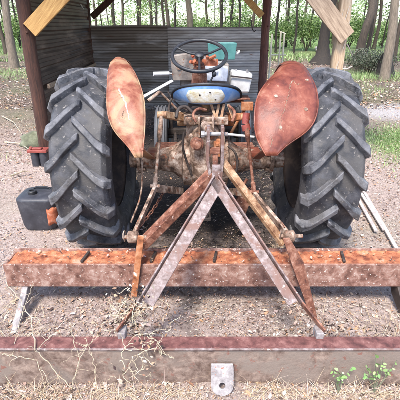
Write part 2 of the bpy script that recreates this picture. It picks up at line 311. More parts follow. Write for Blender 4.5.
def stalk(mb, p, L, w, lean, col, segs=3, droop=.6, a=None):
    a = rng.uniform(0, 6.283) if a is None else a; dx = Vector((math.cos(a), math.sin(a), 0)); sd = Vector((-dx.y, dx.x, 0))
    pts = []
    for i in range(segs + 1):
        t = i / segs; pts.append(p + dx * L * lean * t ** 1.3 + Vector((0, 0, L * (t - droop * lean * t * t) * math.sqrt(max(.05, 1 - min(lean, .98) ** 2)))))
    vs = []
    for i, q in enumerate(pts):
        ww = w * (1 - .8 * i / segs); vs += [q - sd * ww / 2, q + sd * ww / 2]
    mb.add(vs, [(2 * i, 2 * i + 1, 2 * i + 3, 2 * i + 2) for i in range(segs)], col)
STRAW = [(.55, .44, .3), (.45, .33, .21), (.64, .55, .41), (.36, .25, .16), (.5, .38, .29)]
dg = MB()
def strawat(x, y, L, lean): stalk(dg, Vector((x, y, gh(x, y))), L, rng.uniform(.0015, .0035), lean, jit(rng.choice(STRAW), .3), 4)
for i in range(1500):       # thick along the near beam
    y = 1.31 - abs(rng.gauss(0, .07)); x = rng.uniform(-1.1, 1.1)
    if abs(x - .1) < .09 and (y > 1.12 or rng.random() < .6): continue
    strawat(x, max(y, .9), rng.uniform(.04, .13), rng.uniform(.9, .985))
for cx, n, sg in ((-.75, 35, .14), (-.35, 25, .12), (.33, 22, .12), (.75, 60, .18), (-.98, 25, .1)):
    for i in range(n): strawat(cx + rng.gauss(0, sg), 1.3 - abs(rng.gauss(0, .03)), rng.uniform(.1, .24), rng.uniform(.3, .95))
for i in range(1000):       # lying straw between beams and beyond
    y = rng.uniform(1.45, 4.5); x = rng.uniform(-.5 * y - .4, .5 * y + .4); strawat(x, y, rng.uniform(.05, .16), .97)
for cx, cy, n in ((-1.02, 1.6, 90), (-1.12, 1.85, 60), (.62, 2.55, 120), (.95, 2.6, 90), (1.05, 1.7, 150), (-1.25, 1.75, 60)):
    for i in range(n): strawat(cx + rng.gauss(0, .12), cy + rng.gauss(0, .09), rng.uniform(.06, .2), rng.uniform(.7, .97))
for i in range(900):
    y = rng.uniform(4, 9); x = rng.choice((rng.uniform(-.62 * y, -.3 * y), rng.uniform(.34 * y, .62 * y))); strawat(x, y, rng.uniform(.1, .3), .95)
tag(dg.build('dry_grass', M['straw'], fixn=False), 'pale dry grass and straw tangled over the soil and the near beam', 'dry grass', kind='stuff')

gg = MB(); GR = [(.18, .3, .08), (.28, .4, .14), (.42, .5, .24), (.13, .2, .06)]
def tuft(cx, cy, sx_, sy_, n, L0, L1, seed=0):
    for i in range(n):
        x = cx + rng.gauss(0, sx_); y = cy + rng.gauss(0, sy_)
        stalk(gg, Vector((x, y, gh(x, y))), rng.uniform(L0, L1), rng.uniform(.004, .009), rng.uniform(.2, .9), jit(rng.choice(GR)), 2)
tuft(3.0, 5.4, .45, .5, 5200, .03, .08); tuft(3.6, 6.0, .5, .4, 2600, .03, .09); tuft(2.75, 4.6, .25, .25, 900, .02, .06)
tuft(-6.2, 14, 1.6, .9, 3500, .08, .25); tuft(-1.9 - .9, 4.7, .2, .2, 260, .03, .1); tuft(5.2, 13.5, 1.5, .7, 5000, .1, .3); tuft(3.6, 10.5, .8, .5, 1500, .06, .18)
for i in range(22000):
    y = rng.uniform(19, 42); x = rng.uniform(-.7 * y, .7 * y)
    if noise.noise(Vector((x * .2, y * .2, 3))) < -.05: continue
    stalk(gg, Vector((x, y, gh(x, y))), rng.uniform(.15, .5), rng.uniform(.02, .05), rng.uniform(.2, .8), jit(rng.choice(GR)), 2)
tag(gg.build('grass', M['blade'], fixn=False), 'green grass patches on the right and in the clearing beyond the trees', 'grass', kind='stuff')

# ------------------------------------------------------------------ land grader (the drag in the foreground)
GX = .09
gr_ = empty('land_grader', (GX, 1.7, 0), 'rusty three-point land grader with two long beams behind the tractor', 'grader')
XL, XR = -1.14, 1.34
# front beam: shallow trough on top
YA0, YA1, ZA0, ZA1 = 1.9, 2.07, .152, .308
fb = MB()
fb.box(((XL + XR) / 2, YA0 + .006, (ZA0 + ZA1) / 2), (XR - XL, .012, ZA1 - ZA0))
fb.box(((XL + XR) / 2, YA1 - .006, (ZA0 + ZA1) / 2 + .004), (XR - XL, .012, ZA1 - ZA0 + .008))
fb.box(((XL + XR) / 2, (YA0 + YA1) / 2, ZA0 + .006), (XR - XL - .004, YA1 - YA0 - .026, .012))
fb.box((XL + .006, (YA0 + YA1) / 2, (ZA0 + ZA1) / 2 - .004), (.012, YA1 - YA0 - .026, ZA1 - ZA0 - .01))
fbo = fb.build('front_beam', M['beam_face'], gr_, bevel=.003)
rows = []
nx = 260
for j, yy in enumerate([YA0 + .0125, YA0 + .02, YA0 + .05, YA0 + .08, YA0 + .11, YA0 + .14, YA1 - .02, YA1 - .0125]):
    rows.append([Vector((XL + .014 + (XR - XL - .028) * i / nx, yy, ZA1 - .012 + .012 * noise.noise(Vector((i * .35, yy * 60, 1))) + (-.002 if 0 < j < 7 else .004))) for i in range(nx + 1)])
tr = MB(); tr.grid(rows); tr.build('rust_filling', M['orange_rust'], fbo, smooth=180)
for px in (85, 153, 215, 343):
    sl = MB()
    x = (px - 200) / F * dep(1.98, .3); sl.bar((x - .008, YA0 + .035, ZA1 - .004), (x + .01, YA1 - .03, ZA1 - .002), .016, .014); sl.build('trough_slot', M['dark_iron'], fbo, bevel=.002)  # dark flush bar stands for a slot in the trough
# rear beam: channel section, open edges slightly proud
YB0, YB1, ZB1 = 1.336, 1.412, .232
rbm = MB(); rbm.box(((XL + XR) / 2, (YB0 + YB1) / 2, ZB1 - .006), (XR - XL, YB1 - YB0, .012))
rbm.add([], [])
rbo = rbm.build('rear_beam', M['maroon'], gr_, bevel=.003)
rf = MB(); rows = []
for j in range(15):
    z = -.01 + (ZB1 - .0135 + .01) * j / 14
    rows.append([Vector((XL + (XR - XL) * i / 200, YB0 + .006 + .0025 * noise.noise(Vector((i * .12, z * 14, 2))), z)) for i in range(201)])
rf.grid(rows); rf.build('beam_web', M['brown_face'], rbo, smooth=60, solid=.009)
e = MB(); e.tube([(XL, YB0 + .001, ZB1 - .006), (XR, YB0 + .001, ZB1 - .006)], .0058, 8); e.build('worn_edge', M['lilac'], rbo, smooth=60)
e = MB(); e.box(((XL + XR) / 2, (YB0 + YB1) / 2 + .005, .006), (XR - XL, YB1 - YB0 - .015, .01)); e.build('bottom_flange', M['maroon'], rbo)
# hitch lug with hole
lg = MB(); cx = (222 - 200) / F * dep(1.3, .05); prof = []
def lugpt(a, b):   # a across, b down the plate; the plate leans out towards the camera
    return Vector((cx + a, 1.322 - b * .42, .139 - b * .9))
outer = [(-.052, 0)] + [(-.052 + .0, .085)] + [(-.052 * math.cos(t), .085 + .05 * math.sin(t)) for t in [R(a) for a in range(20, 161, 14)]] + [(.052, .085), (.052, 0)]
hole = [(-.012 * math.cos(t), .088 - .0 + .012 * math.sin(t)) for t in [R(a) for a in range(0, 360, 30)]]
def ringplate(mb, outer, hole, fn, th):
    # bridge outer and hole by angle about the hole centre
    hc = (sum(h[0] for h in hole) / len(hole), sum(h[1] for h in hole) / len(hole)); n = 48; O = []; I = []
    for k in range(n):
        t = 2 * math.pi * k / n; dx, dy = math.cos(t), math.sin(t); best = None
        for i in range(len(outer)):
            (x1, y1), (x2, y2) = outer[i], outer[(i + 1) % len(outer)]
            den = dx * (y2 - y1) - dy * (x2 - x1)
            if abs(den) < 1e-9: continue
            s_ = ((x1 - hc[0]) * (y2 - y1) - (y1 - hc[1]) * (x2 - x1)) / den; u = ((x1 - hc[0]) * dy - (y1 - hc[1]) * dx) / den
            if s_ > 0 and -1e-6 <= u <= 1 + 1e-6 and (best is None or s_ < best): best = s_
        O.append((hc[0] + dx * best, hc[1] + dy * best)); rr_ = .0145; I.append((hc[0] + dx * rr_, hc[1] + dy * rr_))
    nrm = (fn(1, 0) - fn(0, 0)).cross(fn(0, 1) - fn(0, 0)).normalized() * th / 2
    vs = [fn(*p) + nrm for p in O] + [fn(*p) + nrm for p in I] + [fn(*p) - nrm for p in O] + [fn(*p) - nrm for p in I]; fs = []
    for k in range(n):
        q = (k + 1) % n; fs += [(k, q, n + q, n + k), (2 * n + q, 2 * n + k, 3 * n + k, 3 * n + q), (k, 2 * n + k, 2 * n + q, q), (n + k, n + q, 3 * n + q, 3 * n + k)]
    mb.add(vs, fs)
ringplate(lg, outer, hole, lugpt, .012)
lg.tube([Vector((cx - .05, 1.326, .141)), Vector((cx + .05, 1.326, .141))], .009, 8)
lg.build('hitch_lug', M['lug_grey'], gr_, smooth=40)
# slanting shanks at both ends
for (x, w) in ((-1.04, .035), (1.19, .035)):
    s = MB(); s.plate([(x, 2.02, .152), (x, 1.9, .152), (x, 1.86, .12), (x, 1.62, -.03), (x, 1.72, -.03), (x, 1.95, .07)], w, (1, 0, 0)); s.build('ripper_shank', M['lug_grey'] if x < 0 else M['dark_iron'], gr_, bevel=.004)
# mast straps
YM = 2.1
ztop = atY(215, 126, YM).z; zb = atY(215, 180, YM).z
for px0, px1, pxm in ((208.5, 206, 207.5), (222.5, 221, 222)):
    s = MB(); p = [atY(px0, 126, YM), atY(pxm, 160, YM), atY(216 + (px1 - 214) * .55, 182, YM - .01)]
    for a_, b_ in ((p[0], p[1]), (p[1], p[2])): s.bar(a_, b_, .018, .06, (1, 0, 0))
    s.build('mast_strap', M['lilac'], gr_, bevel=.003)
s = MB(); s.bar(atY(215, 150, YM - .005), atY(215.5, 182, YM - .03), .03, .012, (1, 0, 0)); s.bar(atY(214, 148, YM), atY(214, 153, YM), .07, .04, (1, 0, 0)); s.build('mast_plate', M['rust_brown'], gr_, bevel=.003)
s = MB(); s.tube([atY(204, 134, YM), atY(228, 134, YM)], .011, 12); s.tube([atY(201, 134, YM), atY(204.5, 134, YM)], .018, 6); s.build('mast_pin', M['grey_iron'], gr_, smooth=40)
# front braces, mast to lower pins
def anglebar(mb, p0, p1, w1, w2, t, side=(1, 0, 0), flip=1):
    """angle iron: flange w1 along side, flange w2 perpendicular from one edge"""
    p0, p1 = Vector(p0), Vector(p1); d_ = (p1 - p0).normalized(); sd = Vector(side); sd = (sd - d_ * sd.dot(d_)).normalized(); n = d_.cross(sd) * flip
    mb.bar(p0, p1, w1, t, sd)
    off = sd * (w1 / 2 + t / 2 + .0005); mb.bar(p0 + off - n * (w2 / 2 - t / 2), p1 + off - n * (w2 / 2 - t / 2), t, w2, sd)
LP = atY(139, 243, 1.99); RP = atY(285, 243, 1.99)
s = MB(); anglebar(s, atY(210, 171, YM + .0), LP, .062, .05, .008, (0.75, 0, .66), 1); fbr = s.build('front_brace', M['rust_brown'], gr_, bevel=.002); e = MB(); sd_ = Vector((.55, 0, -.83)) * .036; e.tube([atY(210, 171, YM) + sd_, LP + sd_], .005, 6); e.build('worn_edge', M['lilac'], fbr, smooth=60)
s = MB(); anglebar(s, atY(224, 161, YM + .0), RP, .036, .03, .008, (-.75, 0, .66), -1); s.build('front_brace', M['cream_paint'], gr_, bevel=.002)
# uprights from the lower pins to the beam
s = MB(); s.bar(atY(141, 236, 1.885), atY(134, 296, 1.885), .036, .014, (1, 0, 0)); s.bar(atY(141, 240, 1.94), atY(140, 262, 1.94), .012, .1, (1, 0, 0)); s.build('lower_bracket', M['orange_bar'], gr_, bevel=.003)
s = MB(); a_ = [atY(283, 238, 1.9), atY(289, 238, 1.9), atY(303, 262, 1.885), atY(318, 322, 1.8), atY(311, 316, 1.8), atY(296, 275, 1.885)]
s.plate(a_, .012, (1, .9, .2)); s.build('lower_bracket', M['rust_brown'], gr_, bevel=.002)
# rear braces, mast to near beam
def rear_brace(pa, pb, pc, flip):
    s = MB(); s.bar(pa, pb, .066, .009, (1, 0, 0)); return s
A_ = Vector((.092, 2.06, .785))
for sgn, pxe, pxc in ((-1, 150, 118), (1, 291, 323)):
    end = Vector(((pxc - 200) / F * dep(1.40, .2), 1.405, .238))
    top = A_ + Vector((sgn * .012, 0, .0))
    dv = end - top; cut = top + dv * .80
    s = MB(); d_ = dv.normalized(); sd = Vector((1, 0, 0)); sd = (sd - d_ * sd.dot(d_)).normalized(); n = d_.cross(sd)
    wd_ = .064 if sgn < 0 else .052; s.bar(top - sd * sgn * (wd_ / 2 + .008), cut - sd * sgn * (wd_ / 2 + .012), wd_, .008, sd)
    s.build('rear_brace', M['lilac'], gr_, bevel=.002)
    s = MB(); s.bar(top + dv * .8199, end + Vector((0, .0, .03)), .009, .045, sd); s.build('brace_toe', M['rust_brown'], gr_, bevel=.002)
    s = MB(); s.bar(top, top + dv * .82, .009, .05, sd)
    s.build('brace_flange', M['lilac'], gr_, bevel=.002)
    s = MB(); s.box(end + Vector((-sgn * .02, .02, .0)), (.035, .06, .05)); s.build('brace_foot', M['lug_grey'], gr_, bevel=.004)
s = MB(); s.box(A_ + Vector((0, .01, .02)), (.05, .03, .1)); s.build('mast_gusset', M['lilac'], gr_, bevel=.004)

# ------------------------------------------------------------------ tractor
TX, YA, ZA = .04, 2.79, .65
T = empty('tractor', (TX, YA, 0), 'old farm tractor with blue seat and rusty red fenders parked half inside the shed', 'tractor')
def tyre_profile(W, R0, Rb):
    return [(-.34 * W, Rb - .01), (-.40 * W, Rb + .02), (-.49 * W, Rb + .3 * (R0 - Rb)), (-.5 * W, Rb + .55 * (R0 - Rb)), (-.47 * W, Rb + .82 * (R0 - Rb)), (-.40 * W, R0 - .012), (-.2 * W, R0 - .003), (0, R0),
            (.2 * W, R0 - .003), (.40 * W, R0 - .012), (.47 * W, Rb + .82 * (R0 - Rb)), (.5 * W, Rb + .55 * (R0 - Rb)), (.49 * W, Rb + .3 * (R0 - Rb)), (.40 * W, Rb + .02), (.34 * W, Rb - .01)]
def surf_r(W, R0, x):
    a = abs(x) / W
    return R0 - .003 * min(a / .2, 1) - (.009 * max(0, (a - .2) / .2))
def make_rear_wheel(c):
    w = empty('rear_wheel', Vector(c) - T.location, parent=T)
    W, R0, Rb = .37, .609, .37
    t = MB(); t.lathe(c, (1, 0, 0), tyre_profile(W, R0, Rb), 96, cap=False)
    n = 18; hgt = .046
    for side in (-1, 1):
        for k in range(n):
            th0 = 2 * math.pi * (k + (.5 if side > 0 else 0)) / n + rng.uniform(-.008, .008)
            secs = []
            for (u, xx, rr_, hh, wd) in ((0, -.02, None, .85, .066), (.05, -.005, None, .98, .07), (.35, .06, None, 1, .074), (.7, .12, None, 1, .08), (.93, .168, None, .96, .088), (1.02, .187, R0 - .045, .7, .088), (1.08, .186, R0 - .11, .25, .07)):
                r0 = (surf_r(W, R0, xx) if rr_ is None else rr_); h_ = hgt * hh * rng.uniform(.9, 1.04)
                th = th0 + u * .30 + .02 * math.sin(u * 3); dw = wd / R0 * .72
                if rr_ is None: lo, hi, xo, xi = r0 - .02, r0 + h_, xx, xx
                else: lo, hi, xo, xi = r0 - .0, r0 + .02 * hh, xx + .02 * hh, xx - .03
                sec = []
                for (rr2, dth, xq) in ((lo, -dw, xi), (hi, -dw * .6, xo), (hi, dw * .6, xo), (lo, dw, xi)):
                    q = th + dth * .5 * 1.35
                    sec.append(Vector((c[0] + side * xq, c[1] - rr2 * math.sin(q), c[2] + rr2 * math.cos(q))))
                secs.append(sec)
            vs = [p for s_ in secs for p in s_]; m_ = len(secs); fs = [(0, 1, 2, 3), tuple((m_ - 1) * 4 + i for i in (3, 2, 1, 0))]
            for i in range(m_ - 1):
                for j in range(4): j2 = (j + 1) % 4; fs.append((i * 4 + j, i * 4 + j2, (i + 1) * 4 + j2, (i + 1) * 4 + j))
            t.add(vs, fs)
    t.build('tyre', M['rubber'], w, smooth=32, bevel=.0045)
    r = MB(); sgn = 1 if c[0] < 0 else -1
    r.lathe(c, (1, 0, 0), [(-.125, .372), (-.13, .39), (-.12, .375), (-.11, .35), (-.05, .33), (.05, .33), (.11, .35), (.12, .375), (.13, .39), (.125, .372)], 64, cap=False)
    r.lathe(c, (sgn, 0, 0), [(-.03, .335), (-.02, .30), (.02, .2), (.03, .16), (.035, .05)], 48)
    for k in range(8):
        q = k * math.pi / 4; r.lathe((c[0] + sgn * .03, c[1] + .13 * math.cos(q), c[2] + .13 * math.sin(q)), (sgn, 0, 0), [(0, .014), (.02, .014)], 6)
    r.build('rim', M['rim'], w, smooth=40)
    return w
make_rear_wheel((-.745, 2.80, .652)); make_rear_wheel((.822, 2.775, .652))
def make_front_wheel(c):
    w = empty('front_wheel', Vector(c) - T.location, parent=T)
    t = MB(); pr = tyre_profile(.15, .345, .21); t.lathe(c, (1, 0, 0), pr, 64, cap=False)
    for x in (-.04, 0, .04): t.lathe((c[0] + x, c[1], c[2]), (1, 0, 0), [(-.009, .338), (-.007, .358), (.007, .358), (.009, .338)], 64, cap=False)
    t.build('tyre', M['rubber_front'], w, smooth=40)
    r = MB(); r.lathe(c, (1, 0, 0), [(-.055, .215), (-.05, .2), (-.01, .17), (.0, .06), (.05, .05), (.05, .0)], 40, cap=False); r.lathe(c, (1, 0, 0), [(.055, .215), (.05, .2), (-.01, .17)], 40, cap=False)
    r.build('rim', M['rim'], w, smooth=40)
make_front_wheel((.50, 4.55, .36)); make_front_wheel((-.44, 4.55, .36))

# axle housing + differential
h = MB()
h.lathe((TX, YA, ZA), (1, 0, 0), [(-.56, .06), (-.5, .062), (-.5, .1), (-.475, .1), (-.475, .068), (-.36, .075), (-.24, .1), (-.17, .15), (-.16, .19), (-.13, .19), (.13, .19), (.16, .19), (.17, .15), (.24, .1), (.36, .075), (.475, .068), (.475, .1), (.5, .1), (.5, .062), (.58, .06)], 32)
for sg in (-1, 1):
    for k in range(8):
        q = k * math.pi / 4; h.lathe((TX + sg * .46, YA + .082 * math.cos(q), ZA + .082 * math.sin(q)), (sg, 0, 0), [(-.014, .013), (.014, .013)], 6)
h.build('axle_housing', M['cream_metal'], T, smooth=35)
h = MB(); rows = []
for i in range(14):
    t = i / 13; z = ZA - .2 + .5 * t; ww = .125 * (1 - .25 * abs(2 * t - 1) ** 3); yb = YA - .2 - .06 * math.sin(math.pi * t) ** .6
    rows.append([Vector((TX + ww * math.sin(a_) * (1.0), yb + .16 * (1 - math.cos(a_)) + (.2 if abs(a_) > 1.5 else 0), z)) for a_ in [R(-95 + 19 * j) for j in range(11)]])
h.grid(rows)
h.box((TX, YA + .05, ZA + .1), (.27, .36, .42)); h.box((TX, YA - .02, ZA + .33), (.3, .34, .05))
for (a, b_) in ((-.1, -.15), (.1, -.15), (-.1, .24), (.1, .24), (-.118, .05), (.118, .05)): h.lathe((TX + a, YA - .2, ZA + b_), (0, -1, 0), [(0, .014), (.035, .014)], 6)
h.build('differential_housing', M['cream_metal'], T, smooth=40, bevel=.004)
h = MB(); h.lathe((TX + .01, YA - .22, ZA - .13), (0, -1, 0), [(-.05, .06), (.02, .06), (.02, .04), (.06, .04), (.06, .019), (.13, .019)], 20); h.build('drive_shaft_stub', M['grey_iron'], T, smooth=40)
h = MB(); h.box((TX, YA - .12, ZA - .32), (.07, .5, .02)); h.lathe((TX, YA - .345, ZA - .31), (0, 0, 1), [(0, .02), (.03, .02)], 12); h.build('drawbar', M['dark_iron'], T, bevel=.003)
# hydraulic top cover, rocker arms, top-link bracket
h = MB(); zr = ZA + .31
h.tube([(TX - .18, YA - .03, zr), (TX + .18, YA - .03, zr)], .035, 16)
h.box((TX, YA - .16, ZA + .28), (.1, .12, .09)); h.box((TX - .045, YA - .24, ZA + .31), (.014, .1, .13)); h.box((TX + .045, YA - .24, ZA + .31), (.014, .1, .13))
h.lathe((TX - .07, YA - .25, ZA + .33), (1, 0, 0), [(0, .012), (.14, .012)], 10)
h.build('hydraulic_top_cover', M['cream_metal'], T, smooth=40, bevel=.003)
Lr = atY(162, 115, 2.44); Rr = atY(245, 117, 2.44)
for p, m_, sx_ in ((Lr, M['cream_paint'], -1), (Rr, M['orange_bar'], 1)):
    h = MB(); h.bar((TX + sx_ * .15, YA - .05, zr + .01), p + Vector((0, .02, 0)), .055, .022, (0, 1, 1), w1=.042)
    h.lathe((TX + sx_ * .14, YA - .03, zr), (sx_, 0, 0), [(0, .05), (.06, .05)], 18); h.lathe(p + Vector((-.03, 0, 0)), (1, 0, 0), [(0, .022), (.06, .022)], 12)
    h.build('lift_arm', m_, T, smooth=40, bevel=.003)
Ll = Vector((-.30, 2.32, .50)); Ll = atY(155, 186, 2.3); Rl = atY(254, 192, 2.3)
for p, q, m_ in ((Lr, Ll, M['cream_metal']), (Rr, Rl, M['rust_brown'])):
    h = MB(); p2 = p + Vector((0, -.03, 0)); dv = q - p2
    h.tube([p2, p2 + dv * .12, p2 + dv * .13, p2 + dv * .3, p2 + dv * .31, p2 + dv * .86, p2 + dv * .87, q], [.013, .013, .017, .015, .010, .010, .016, .016], 10)
    h.lathe(q + Vector((-.03, 0, 0)), (1, 0, 0), [(0, .012), (.06, .012)], 8); h.build('lift_rod', m_, T, smooth=50)
h = MB(); h.tube([Rr + Vector((.005, -.02, .03)), Rr + Vector((0, -.03, -.035))], .022, 12); h.tube([Rr + Vector((0, -.03, -.04)), Rr + Vector((.01, -.035, -.075))], .028, 10); h.build('levelling_gear', M['red'], T, smooth=40)
h = MB(); h.tube([atY(226, 134, 2.36), atY(254, 137, 2.4)], .008, 10); h.build('levelling_crank', M['white'], T, smooth=40)
for s0, s1, e0 in (((TX - .17, 2.72, .42), Ll, atY(133, 237, 1.99)), ((TX + .19, 2.72, .42), Rl, atY(289, 236, 1.99))):
    h = MB(); h.bar(s0, s1 + Vector((0, 0, -.015)), .02, .05, (1, 0, 0)); h.bar(s1 + Vector((0, 0, -.015)), e0, .02, .05, (1, 0, 0)); h.lathe(e0 + Vector((-.025, 0, 0)), (1, 0, 0), [(-.01, .02), (0, .036), (.05, .036), (.06, .02)], 18)
    h.lathe(e0 + Vector((-.06, 0, 0)), (1, 0, 0), [(0, .012), (.14, .012)], 10)
    h.tube([e0 + Vector((-.05, 0, -.03)), e0 + Vector((-.055, -.02, .02)), e0 + Vector((-.05, 0, .045)), e0 + Vector((-.045, .02, .02)), e0 + Vector((-.05, .0, -.03))], .004, 6)
    h.build('lower_link', M['cream_metal'], T, smooth=40, bevel=.002)
h = MB(); h.tube([(TX - .02, YA - .25, ZA + .33), (.075, 2.12, .995)], [.02, .02], 10); h.tube([(TX - .01, YA - .33, ZA + .335), (.06, 2.3, .99)], .027, 12); h.build('top_link', M['cream_metal'], T, smooth=50)
# check chains and hoses
def chain(p, q, sag, n=13):
    c_ = MB()
    for i in range(n):
        t = (i + .5) / n; a_ = p.lerp(q, t) + Vector((0, 0, -sag * 4 * t * (1 - t))); d_ = (q - p).normalized(); sd = Vector((1, 0, 0)) if i % 2 else d_.cross(Vector((1, 0, 0))).normalized()
        L = (q - p).length / n * .75; pts = [a_ + d_ * L * .9 * math.cos(x) + sd * .011 * math.sin(x) for x in [R(45 * k) for k in range(9)]]
        c_.tube(pts, .0035, 5, cap=False)
    return c_
chain(Vector((TX - .3, 2.72, .45)), atY(137, 228, 2.02), .03).build('check_chain', M['rust_brown'], T, smooth=60)
chain(Vector((TX + .33, 2.72, .45)), atY(284, 226, 2.02), .03).build('check_chain', M['rust_brown'], T, smooth=60)
h = MB(); h.tube([atY(142, 160, 2.6), atY(142.5, 176, 2.5), atY(141, 196, 2.35), atY(136, 210, 2.25), atY(131, 222, 2.15)], .006, 8); h.build('stabiliser_rod', M['cream_metal'], T, smooth=60)
h = MB(); h.tube([atY(173, 95, 2.9), atY(170, 103, 2.85), atY(168, 110, 2.7), atY(172, 116, 2.6)], .008, 8); h.tube([atY(168, 92, 3.0), atY(176, 104, 2.8), atY(190, 112, 2.6)], .006, 8); h.build('hydraulic_hose', M['dark_iron'], T, smooth=60)
for i_, (pts_, r_, mt) in enumerate((([(176, 118, 2.5), (178, 108, 2.55), (186, 106, 2.6), (192, 112, 2.6)], .011, 'dark_iron'), ([(196, 122, 2.48), (192, 114, 2.5), (198, 108, 2.55), (206, 110, 2.6)], .009, 'rust_brown'), ([(232, 122, 2.5), (236, 112, 2.55), (229, 106, 2.65)], .01, 'rust_brown'),
        ([(184, 132, 2.45), (182, 145, 2.45), (186, 160, 2.5), (192, 176, 2.52)], .008, 'dark_iron'), ([(228, 146, 2.5), (236, 152, 2.5), (238, 166, 2.5), (233, 182, 2.5)], .008, 'dark_iron'))):
    h = MB(); h.tube([atY(*q) for q in pts_], r_, 8); h.build('pipe', M[mt], T, smooth=60)
h = MB(); h.lathe((TX - .06, YA - .27, ZA + .2), (0, -1, .15), [(0, .045), (.02, .045), (.025, .03), (.05, .03), (.055, .012)], 18); h.build('filler_plug', M['rust_brown'], T, smooth=40)
h = MB(); h.box((TX + .075, YA - .27, ZA + .17), (.05, .03, .12)); h.box((TX + .075, YA - .29, ZA + .2), (.02, .03, .02)); h.build('control_quadrant', M['orange_bar'], T, bevel=.004)
h = MB(); h.box((.31, 2.66, .33), (.1, .05, .2), Matrix.Rotation(.3, 3, 'Y')); h.tube([(.26, 2.66, .42), (.3, 2.6, .5), (.34, 2.62, .56)], .012, 8); h.build('link_check_plate', M['rust_brown'], T, bevel=.004)
# transmission, engine, hood, radiator
h = MB(); h.box((TX, 3.3, .66), (.3, .75, .38)); h.box((TX, 3.28, .87), (.24, .6, .06)); h.build('transmission', M['dark_iron'], T, bevel=.02)
h = MB(); h.box((TX, 4.05, .78), (.3, .75, .5)); h.box((TX + .17, 4.05, .9), (.06, .55, .1)); h.build('engine', M['dark_iron'], T, bevel=.015)
h = MB(); rows = []
for y, ww, zt in ((3.62, .22, 1.255), (3.9, .22, 1.26), (4.3, .215, 1.25), (4.6, .2, 1.235), (4.72, .17, 1.2)):
    rows.append([Vector((TX + ww * a, y, zt - dz)) for a, dz in ((-1, .3), (-1, .1), (-.93, .03), (-.75, .0), (0, -.015), (.75, 0), (.93, .03), (1, .1), (1, .3))])
h.grid(rows); h.build('hood', M['grey_iron'], T, smooth=50, solid=.004)
h = MB(); h.box((TX, 4.66, .88), (.36, .1, .6)); h.box((TX, 4.72, .5), (.5, .08, .1)); h.build('radiator', M['dark_iron'], T, bevel=.02)
h = MB(); h.box((TX, 4.55, .42), (.84, .07, .07)); h.tube([(TX - .38, 4.55, .36), (TX - .38, 4.55, .56)], .025, 10); h.tube([(TX + .38, 4.55, .36), (TX + .38, 4.55, .56)], .025, 10)
h.tube([(TX + .46, 4.55, .36), (TX + .36, 4.55, .37)], .03, 10); h.tube([(TX - .47, 4.55, .36), (TX - .36, 4.55, .37)], .03, 10); h.build('front_axle', M['dark_iron'], T, bevel=.006)
for sx_ in (-1, 1):
    h = MB(); h.tube([(TX + sx_ * .33, 4.5, .4), (TX + sx_ * .26, 3.5, .52)], .018, 8); h.build('radius_rod', M['dark_iron'], T, smooth=50)
    h = MB(); h.box((TX + sx_ * .32, 3.35, .56), (.26, .42, .015)); h.build('footrest', M['rust_brown'], T, bevel=.003)
# dash: dusty left half and pale right half
yd = 3.52
h = MB(); a0 = atY(170.5, 58, yd); a1 = atY(173, 80, yd); b0 = atY(203, 57, yd); b1 = atY(204, 80, yd); k0 = atY(181, 50, yd + .05)
h.plate([a1, b1, b0, atY(188, 53, yd), a0 + Vector((.01, 0, .02)), a0], .05, (0, 1, .1)); h.box((TX, yd + .1, 1.16), (.42, .16, .2)); dsh = h.build('dash_panel', M['dash'], T, bevel=.006)
h = MB(); h.lathe(atY(179, 67, yd - .026), (0, -1, .1), [(-.01, .024), (.006, .024), (.008, .016), (.003, .0155)], 20); h.build('gauge', M['cream_metal'], dsh, smooth=40)
h = MB(); h.plate([atY(204.5, 80, yd - .01), atY(227, 81, yd - .01), atY(228, 67, yd - .01), atY(205, 62, yd - .01)], .06, (0, 1, .1)); h.lathe(atY(216, 71, yd - .04), (0, -1, 0), [(0, .02), (.015, .018)], 16); h.build('side_cowl', M['pale_blue'], dsh, bevel=.01)
# steering column + wheel
sw = Vector((-.005, 3.25, 1.352)); axn = Vector((0, -math.sin(R(29)), math.cos(R(29))))
h = MB(); h.tube([sw - axn * .015, sw - axn * .42], [.02, .03], 12); h.lathe(sw - axn * .12, -axn, [(-.04, .04), (.05, .06), (.16, .07)], 20); h.build('steering_column', M['rust_brown'], T, smooth=40)
h = MB(); a = axn.cross(Vector((1, 0, 0))).normalized(); rw = .212
h.tube([sw + Vector((1, 0, 0)) * rw * math.cos(t) + a * rw * math.sin(t) for t in [2 * math.pi * k / 48 for k in range(49)]], .0145, 12, cap=False)
for q in (-90, 30, 150):
    d_ = Vector((1, 0, 0)) * math.cos(R(q)) + a * math.sin(R(q)); h.tube([sw, sw + d_ * .1 - axn * .012, sw + d_ * rw], [.011, .009, .009], 8)
h.lathe(sw - axn * .02, axn, [(0, .035), (.03, .035), (.04, .022)], 20); h.build('steering_wheel', M['black'], T, smooth=50)
h = MB(); 
for k in range(9):
    p = sw + Vector((rng.uniform(-.06, .09), .02 + rng.uniform(-.02, .08), -.03 + rng.uniform(-.05, .02))); h.tube([p, p + Vector((rng.uniform(-.06, .06), rng.uniform(-.03, .03), rng.uniform(-.03, .03)))], .013, 7)
h.box(sw + Vector((.05, .1, -.06)), (.2, .06, .05)); h.build('throttle_linkage', M['orange_cap'], T, smooth=50)
h = MB(); p = atY(214, 74, 3.1); h.tube([Vector((TX + .03, 3.15, .9)), p + Vector((-.04, .0, -.08)), p], .007, 8); h.lathe(p + Vector((0, 0, -.02)), (0, 0, 1), [(0, .01), (.01, .018), (.03, .018), (.04, .008)], 14); h.build('gear_lever', M['black'], T, smooth=50)
